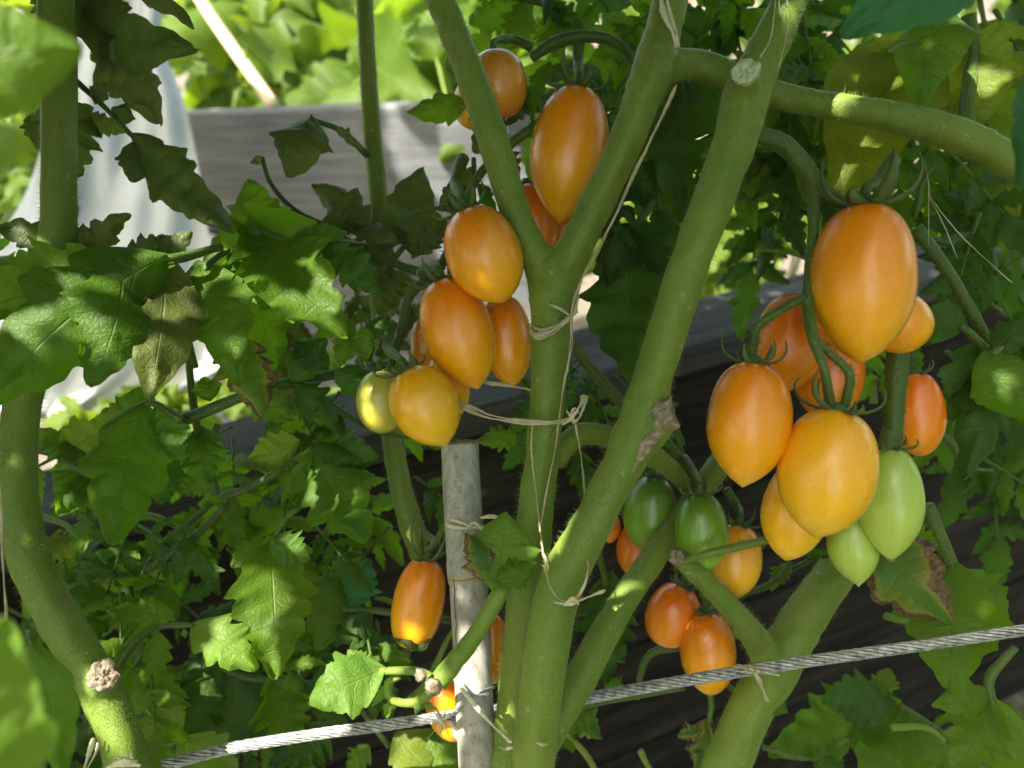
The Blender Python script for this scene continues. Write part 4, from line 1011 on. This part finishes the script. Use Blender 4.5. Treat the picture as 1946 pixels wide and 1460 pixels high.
# centre
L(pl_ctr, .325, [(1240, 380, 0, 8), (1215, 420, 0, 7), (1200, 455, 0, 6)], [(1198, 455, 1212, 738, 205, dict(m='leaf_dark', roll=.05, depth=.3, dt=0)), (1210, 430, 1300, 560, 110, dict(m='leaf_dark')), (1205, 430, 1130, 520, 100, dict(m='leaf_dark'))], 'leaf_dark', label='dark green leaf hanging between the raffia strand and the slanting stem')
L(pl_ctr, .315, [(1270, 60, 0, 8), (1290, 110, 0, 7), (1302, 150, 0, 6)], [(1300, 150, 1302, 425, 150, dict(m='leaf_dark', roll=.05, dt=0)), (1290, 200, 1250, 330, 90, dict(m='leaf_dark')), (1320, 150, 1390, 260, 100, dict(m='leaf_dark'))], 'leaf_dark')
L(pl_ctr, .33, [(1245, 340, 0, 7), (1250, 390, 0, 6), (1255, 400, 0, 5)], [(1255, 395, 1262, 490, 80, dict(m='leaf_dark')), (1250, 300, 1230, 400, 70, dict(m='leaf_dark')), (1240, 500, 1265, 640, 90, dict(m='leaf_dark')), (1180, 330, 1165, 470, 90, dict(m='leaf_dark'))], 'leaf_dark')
L(pl_ctr, .33, [(1060, 860, 0, 5), (1020, 850, 0, 5), (980, 832, 0, 4)], [(982, 832, 904, 838, 58, dict(roll=.1)), (1010, 850, 990, 880, 22), (1020, 880, 985, 870, 26)], 'leaf')
L(pl_ctr, .32, [(1005, 200, 0, 6), (950, 190, 0, 5), (885, 195, 0, 4)], [(882, 196, 772, 212, 70, dict(roll=.2)), (1000, 170, 960, 240, 56, dict(m='leaf_olive')), (1045, 120, 1012, 235, 46, dict(roll=.5)), (955, 225, 900, 290, 90, dict(m='leaf_olive')), (940, 280, 985, 340, 70, dict(m='leaf_olive'))], 'leaf')
L(pl_ctr, .38, [(1080, 20, 0, 6), (1000, 0, 0, 6), (940, -10, 0, 5)], [(985, 20, 890, 45, 90), (1000, 10, 960, 100, 90), (1050, 20, 1060, 110, 90), (940, -10, 870, -60, 80), (1040, 10, 1110, 60, 70, dict(m='leaf_dark')), (930, 60, 900, 100, 50)], 'leaf')
L(pl_ctr, .345, [(900, 300, 0, 5), (900, 350, 0, 5), (880, 420, 0, 4)], [(900, 320, 870, 380, 40, dict(m='leaf_olive')), (910, 350, 940, 400, 40, dict(m='leaf_dark')), (880, 380, 860, 450, 50, dict(m='leaf_olive'))], 'leaf_olive')
# right
L(pl_rgt, .30, [(1840, 30, 0, 14), (1850, 100, 0, 12), (1836, 200, -.01, 13), (1838, 235, -.014, 14)], [
    (1735, 60, 1592, 400, 230, dict(m='leaf_lime', roll=.1, depth=.1, dt=0, db=.01)), (1700, 90, 1580, 230, 170, dict(m='leaf_yellow', dt=0, db=.014, depth=.12)),
    (1800, 20, 1752, 188, 155, dict(m='leaf', roll=.1, depth=.12, dt=0, db=-.02)), (1838, 80, 1925, 110, 110, dict(m='leaf_yellow', dt=0)), (1835, 110, 1875, 235, 140, dict(m='leaf_yellow', depth=.15, dt=0))], label='large backlit yellowing leaf at the upper right')
L(pl_rgt, .30, [(1750, 970, 0, 12), (1700, 1010, 0, 6), (1668, 1028, 0, 5)], [(1660, 1020, 1808, 1188, 165, dict(m='leaf_scorched', roll=.15, depth=.18, dt=0)), (1690, 1010, 1780, 1040, 80), (1650, 1020, 1560, 1060, 70, dict(m='leaf_dark'))], 'leaf', label='green leaf with a scorched brown tip at the lower right')
L(pl_rgt, .315, [(1760, 960, 0, 15), (1785, 1020, 0, 15), (1812, 1085, 0, 14)], [(1800, 1075, 1806, 1315, 200, dict(roll=.1, depth=.22, dt=0)), (1810, 1090, 1915, 1180, 120), (1800, 1100, 1860, 1200, 110)], 'leaf')
L(pl_rgt, .31, [(1930, 1230, 0, 7), (1880, 1290, 0, 10), (1888, 1345, 0, 8)], [(1880, 1335, 1800, 1490, 135, dict(roll=.1)), (1895, 1340, 1935, 1500, 125, dict(roll=.05, depth=.15)), (1885, 1330, 1770, 1340, 80)], 'leaf')
L(pl_rgt, .29, [(1985, 620, 0, 8), (1930, 645, 0, 9), (1885, 675, 0, 8)], [(1872, 672, 1955, 798, 120, dict(m='leaf', roll=.05, depth=.08, dt=0)), (1890, 665, 1960, 600, 80, dict(m='leaf_dark'))], 'leaf')
L(pl_rgt, .31, [(1740, 435, 0, 14), (1790, 500, 0, 12), (1845, 590, 0, 11), (1893, 675, 0, 9)], [(1868, 665, 1838, 905, 130, dict(m='leaf_dark', dt=0)), (1850, 660, 1810, 800, 100, dict(m='leaf_dark'))], 'leaf_dark')
L(pl_rgt, .30, [(1890, 680, 0, 8), (1860, 650, 0, 8), (1825, 618, 0, 7)], [(1828, 622, 1752, 598, 92, dict(m='leaf_dark', depth=.08, roll=.1))], 'leaf_dark')
L(pl_rgt, .37, [(1800, 1400, 0, 6), (1740, 1360, 0, 6), (1690, 1330, 0, 5)], [(1700, 1345, 1462, 1440, 150), (1690, 1330, 1560, 1330, 120, dict(m='leaf_dark')), (1720, 1360, 1640, 1480, 150), (1740, 1370, 1760, 1480, 110), (1680, 1320, 1690, 1270, 60)], 'leaf')
L(pl_rgt, .37, [(1450, 1420, 0, 5), (1540, 1440, 0, 5), (1620, 1400, 0, 5)], [(1620, 1390, 1700, 1440, 60, dict(m='leaf_yellow')), (1560, 1430, 1600, 1480, 80, dict(m='leaf_dark'))], 'leaf')
L(pl_rgt, .33, [(1455, 1300, 0, 4), (1462, 1320, 0, 4)], [(1450, 1325, 1498, 1356, 56, dict(roll=.05)), (1448, 1340, 1446, 1372, 30)], 'leaf')
L(pl_rgt, .34, [(1350, 1318, 0, 6), (1352, 1345, 0, 6), (1346, 1375, 0, 5)], [(1345, 1372, 1318, 1470, 78, dict(m='leaf_scorched', wave=.3)), (1330, 1385, 1288, 1400, 40, dict(m='leaf_scorched'))], 'leaf_scorched')
L(pl_ctr, .34, [(1300, 1305, 0, 7), (1180, 1325, 0, 8), (1080, 1345, 0, 7)], [(1100, 1345, 1145, 1405, 66, dict(m='leaf_scorched')), (1180, 1320, 1150, 1290, 50), (1130, 1345, 1060, 1400, 56)], 'leaf')
L(pl_ctr, .35, [(1060, 1380, 0, 6), (1110, 1430, 0, 6), (1140, 1480, 0, 6)], [(1070, 1390, 1090, 1430, 40)], 'leaf', stem='stem')
L(pl_rgt, .36, [(1330, 1225, 0, 9), (1240, 1240, 0, 7), (1215, 1290, 0, 6), (1212, 1330, 0, 3)], [(1215, 1290, 1208, 1330, 22, dict(m='leaf_scorched'))], 'leaf')
L(pl_rgt, .37, [(1560, 1060, 0, 5), (1530, 1070, 0, 5), (1500, 1085, 0, 4)], [(1500, 1070, 1465, 1120, 44), (1540, 1050, 1580, 1080, 60, dict(m='leaf_dark'))], 'leaf')
L(pl_ctr, .35, [(1120, 1000, 0, 6), (1150, 1100, 0, 6), (1160, 1200, 0, 5)], [(1160, 1100, 1150, 1300, 130, dict(m='leaf_dark')), (1130, 960, 1100, 900, 50), (1150, 1200, 1190, 1260, 60, dict(m='leaf_dark')), (1100, 860, 1120, 960, 60, dict(m='leaf_dark'))], 'leaf_dark')

stub(pl_ctr, 824, 1306, .243, (CAM_LOC - P(824, 1306, .25)).normalized() + Vector((-.4, 0, -.2)), 15, 14, mat='bark', seed=12)
stub(pl_ctr, 800, 1284, .247, (CAM_LOC - P(800, 1290, .25)).normalized() + Vector((-.9, 0, .2)), 11, 12, mat='bark', seed=15)
L(pl_mid, .305, [(820, 1205, .01, 4), (800, 1228, 0, 4), (780, 1234, 0, 4)], [(800, 1232, 742, 1212, 16, dict(depth=.05, bend=.4)), (790, 1236, 818, 1212, 16, dict(depth=.05, bend=.4)), (780, 1234, 764, 1250, 20, dict(depth=.05, bend=.3)), (800, 1225, 806, 1190, 14, dict(depth=.05))], 'leaf_olive')
L(pl_ctr, .33, [(1255, 870, 0, 5), (1280, 830, 0, 5), (1300, 870, .0, 5)], [(1300, 880, 1345, 935, 18, dict(depth=.05)), (1290, 860, 1240, 900, 16, dict(depth=.05))], 'leaf_olive')
# ---- filler foliage, thinner behind the hand-placed leaves
rf = random.Random(21)
def fill(plant, region, n, dr, size, mats, keepout=None):
    x0, y0, x1, y1 = region
    for i in range(n):
        x = rf.uniform(x0, x1); y = rf.uniform(y0, y1)
        auto_leaf(plant, x, y, rf.uniform(*dr), rf.uniform(20, 160), rf.uniform(*size), rf.choice(mats), rf, n=3, tilt=rf.uniform(-.03, .03))
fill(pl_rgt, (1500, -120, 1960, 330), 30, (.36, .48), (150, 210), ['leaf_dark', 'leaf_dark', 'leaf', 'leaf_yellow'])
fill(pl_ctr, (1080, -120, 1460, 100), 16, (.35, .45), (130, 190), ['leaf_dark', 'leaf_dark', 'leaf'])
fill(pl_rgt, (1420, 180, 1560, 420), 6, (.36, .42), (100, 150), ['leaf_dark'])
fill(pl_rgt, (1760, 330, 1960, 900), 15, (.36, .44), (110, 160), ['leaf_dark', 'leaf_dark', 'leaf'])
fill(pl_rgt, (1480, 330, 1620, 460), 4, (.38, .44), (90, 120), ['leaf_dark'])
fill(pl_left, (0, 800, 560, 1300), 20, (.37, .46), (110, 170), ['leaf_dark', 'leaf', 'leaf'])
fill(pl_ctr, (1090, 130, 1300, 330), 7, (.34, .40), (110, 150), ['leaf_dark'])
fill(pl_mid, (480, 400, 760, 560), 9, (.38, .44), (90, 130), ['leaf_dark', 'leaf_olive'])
fill(pl_ctr, (1060, 600, 1190, 760), 5, (.345, .40), (90, 110), ['leaf_dark'])
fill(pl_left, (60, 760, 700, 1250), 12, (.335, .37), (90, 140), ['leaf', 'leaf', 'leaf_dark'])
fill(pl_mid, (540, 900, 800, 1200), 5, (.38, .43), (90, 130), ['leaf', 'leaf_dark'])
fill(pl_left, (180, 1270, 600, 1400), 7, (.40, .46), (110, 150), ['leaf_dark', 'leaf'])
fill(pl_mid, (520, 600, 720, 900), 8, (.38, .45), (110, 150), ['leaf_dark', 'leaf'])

rt = random.Random(9)
for plt_, reg, n_ in ((pl_left, (40, 780, 560, 1400), 9), (pl_mid, (540, 560, 840, 1420), 9), (pl_ctr, (1080, 860, 1400, 1440), 5), (pl_rgt, (1500, 380, 1930, 1420), 9)):
    for i in range(n_):
        x = rt.uniform(reg[0], reg[2]); y = rt.uniform(reg[1], reg[3]); a = rt.uniform(0, 6.28); dd = rt.uniform(.34, .42); ln_ = rt.uniform(90, 220)
        pts = []
        for k in range(5):
            pts.append((x, y, dd, rt.uniform(4, 7) * (1.2 - k * .15))); a += rt.uniform(-.5, .5); x += math.cos(a) * ln_ / 4; y += math.sin(a) * ln_ / 4
        stem(plt_, 'twig', pts, mat=rt.choice(['stem_dark', 'stem', 'stem_light']), hair=.8, n=4, ring=10)
fill(pl_left, (-520, 250, -60, 1350), 14, (.34, .44), (120, 180), ['leaf_dark', 'leaf'])
fill(pl_rgt, (2080, 60, 2500, 1200), 16, (.34, .44), (120, 180), ['leaf_dark', 'leaf'])
# ================================================================== LEAF BLADES added overhead, out of view, to shade the vines
PATCH = [ # picture points that must see the sun: x, y, d, radius(m)
    (432, 492, .30, .007), (480, 530, .30, .005), (612, 590, .30, .008), (640, 560, .30, .004), (560, 640, .30, .004), (165, 655, .262, .004), (190, 675, .262, .002),
    (590, 905, .33, .005), (570, 1030, .31, .004), (500, 1100, .31, .004), (515, 1155, .31, .006), (440, 1220, .29, .009), (470, 1250, .29, .005),
    (650, 1300, .255, .015), (610, 1330, .255, .010), (900, 1250, .276, .007), (780, 1195, .30, .005), (745, 950, .34, .005), (755, 900, .34, .003), (200, 1370, .262, .007), (215, 1420, .262, .005), (196, 1284, .255, .006),
    (60, 890, .262, .002), (540, 1405, .30, .010), (640, 1388, .30, .006), (440, 1420, .30, .008), (820, 1290, .25, .004), (815, 750, .27, .004), (930, 550, .26, .003), (690, 650, .30, .005), (50, 1350, .115, .020), (60, 130, .12, .010),
    (1860, 1395, .6, .002), (1835, 1020, .6, .002), (1670, 1345, .6, .003), (1900, 1290, .6, .003), (880, 1130, .275, .003), (730, 1275, .25, .005)]
rp = random.Random(4)
for i in range(64): PATCH.append((rp.uniform(20, 730), rp.uniform(440, 1380), .30, rp.uniform(.0012, .0042)))
for q_ in ((1610, 180, .31, .008), (1600, 330, .31, .005), (1880, 150, .30, .008), (1700, 150, .28, .005), (1780, 90, .28, .004), (1860, 1150, .31, .004), (1910, 720, .29, .004)): PATCH.append(q_)
bpy.context.view_layer.update()
dgr = bpy.context.evaluated_depsgraph_get(); PW = []
for a, b, c, r in PATCH:
    dv = (P(a, b, 1.0) - CAM_LOC).normalized()
    hit = SC.ray_cast(dgr, CAM_LOC + dv * .03, dv)
    PW.append(((hit[1] if hit[0] and (hit[1] - CAM_LOC).length < 1.0 else P(a, b, c)), r))
rc = random.Random(77)
mb = MB(); cnt = 0; BL = []
def sun_clear(p, rad):
    for q, r in PW:
        w_ = p - q; t = w_.dot(SUN)
        if t < 0: continue
        if (w_ - SUN * t).length < r + rad: return False
    return True
CMI = CAM_M.inverted()
def in_view(q, m=1.0, pad=.05):
    c0 = CMI @ q                                     # keep clear of the view, and of a step to either side
    for ox, oy in ((0, 0), (-.07, 0), (.07, 0), (-.13, 0), (.13, 0), (0, .06), (0, -.06)):
        x_, y_ = c0.x - ox, c0.y - oy; z_ = max(0, -c0.z)
        if c0.z < pad and abs(y_) - pad < .52 * m * z_ and abs(x_) - pad < .70 * m * z_: return True
    return False
def blade(q, l, dirv, up, wr=.34):
    p0 = q - dirv * l / 2
    side = dirv.cross(up).normalized(); up = side.cross(dirv)
    ns = 7; vs = []; hw = l * wr
    for k in range(ns + 1):
        s = k / ns; e = math.sin(math.pi * min(1, s ** .7)) * hw * (1 if k % 2 else .72)
        c0 = p0 + dirv * l * s - up * l * .15 * s * s
        vs += [c0 - side * e - up * (e * .2), c0, c0 + side * e - up * (e * .2)]
    fs = []
    for k in range(ns):
        fs += [(3 * k, 3 * k + 1, 3 * k + 4, 3 * k + 3), (3 * k + 1, 3 * k + 2, 3 * k + 5, 3 * k + 4)]
    mb.add(vs, fs, [(u, s / ns * 5) for s in range(ns + 1) for u in (-1, 0, 1)])
for i in range(7500):
    x = rc.uniform(-250, 2300); y = rc.uniform(-300, 1650)
    if x < 600: d = rc.uniform(.22, .42) if y < 750 else rc.uniform(.22, .70)
    else: d = rc.uniform(.22, .85)
    A_ = P(x, y, d); q = A_ + SUN * rc.uniform(.24, .62)
    if in_view(q): continue
    l = rc.uniform(.024, .05)
    if not sun_clear(q, l * .34): continue
    a = rc.uniform(0, 6.28)
    blade(q, l, Vector((math.cos(a), math.sin(a), rc.uniform(-.5, .2))).normalized(), Vector((0, 0, 1))); cnt += 1; BL.append((q, l))
# close the remaining holes, except where the photograph shows a patch of sun
sx = SUN.orthogonal().normalized(); sy = SUN.cross(sx)
def f2(p): return np.array((p.dot(sx), p.dot(sy)))
B2D = np.array([f2(q) for q, l in BL]); BR = np.array([l * .13 for q, l in BL]); P2D = np.array([f2(q) for q, r in PW]); PR = np.array([r for q, r in PW])
for d in (.25, .30, .36, .46, .58, .70):
    for gy in range(-40, 1500, 34):
        for gx in range(-40, 2000, 34):
            if d > .42 and gx < 900 and gy < 780: continue
            if d > .42 and gy < 620 - (gx - 1300) * .28: continue
            A_ = P(gx, gy, d); c2 = f2(A_)
            gap = (np.hypot(*(P2D - c2).T) - PR).min()
            if gap < .004: continue
            if (np.hypot(*(B2D - c2).T) < BR).any(): continue
            for tr_ in range(9):
                q = A_ + SUN * rc.uniform(.26 + .07 * tr_, .60 + .08 * tr_)
                if not in_view(q): break
            else: continue
            l = min(.055, max(.016, gap / .34)); a = rc.uniform(0, 6.28)
            blade(q, l, Vector((math.cos(a), math.sin(a), rc.uniform(-.3, .2))).normalized(), Vector((0, 0, 1)), .40)
            B2D = np.vstack([B2D, c2]); BR = np.append(BR, l * .2); cnt += 1
for i in range(12):          # broken shade on the pale planks
    A_ = P(rc.uniform(340, 950), rc.uniform(200, 470), 1.3)
    q = A_ + SUN * rc.uniform(.9, 1.5); a = rc.uniform(0, 6.28); l = rc.uniform(.05, .11)
    if not in_view(q) and sun_clear(q, l * .4): blade(q, l, Vector((math.cos(a), math.sin(a), rc.uniform(-.3, .2))).normalized(), Vector((0, 0, 1)), .36)
for gy in range(-160, 820, 30):  # more added blades, out of view, to shade the fleece
    for gx in range(-120, 460, 30):
        if rc.random() < .12: continue
        A_ = P(gx, gy, 1.10)
        for tr_ in range(8):
            q = A_ + SUN * rc.uniform(.7, 1.5)
            if not in_view(q): break
        else: continue
        a = rc.uniform(0, 6.28); l = rc.uniform(.07, .10)
        if sun_clear(q, l * .4): blade(q, l, Vector((math.cos(a), math.sin(a), rc.uniform(-.3, .2))).normalized(), Vector((0, 0, 1)), .42)
tag(mb.build('overhead_shade_blades', M['leaf_dark']), 'unseen leaf blades added overhead to shade the vines and fruit', 'foliage', kind='stuff')
# added unseen leaf walls: cut sky light, leave a gap for fruit highlights
for nm, lab in (('left', 'unseen wall of leaf blades on the left, added to block sky light'), ('right', 'unseen wall of leaf blades on the right, added to block sky light')):
    mb = MB(); sg = -1 if nm == 'left' else 1
    for i in range(1500):
        q = Vector((sg * rc.uniform(.42, .75), rc.uniform(-1.3, .55), rc.uniform(.1, 2.2)))
        if i % 3 == 0: q = Vector((sg * rc.uniform(.26, .75), rc.uniform(-1.5, -.9), rc.uniform(.1, 2.3)))
        if in_view(q, 1.25): continue
        if q.z > 1.15 and sg < 0 and not sun_clear(q, .05): continue
        l = rc.uniform(.08, .15); a = rc.uniform(0, 6.28)
        if any(in_view(q + Vector(o_) * l, 1.2) for o_ in ((1, 0, 0), (-1, 0, 0), (0, 1, 0), (0, -1, 0), (0, 0, 1), (0, 0, -1))): continue
        if not sun_clear(q, l * .45): continue
        blade(q, l, Vector((rc.uniform(-.4, .4), math.cos(a), math.sin(a))).normalized(), Vector((-sg, rc.uniform(-.5, .5), .4)).normalized(), .4)
    tag(mb.build('sky_block_leaves', M['leaf_dark']), lab, 'foliage', kind='stuff')
print('canopy', cnt, 'objects', len(bpy.data.objects))
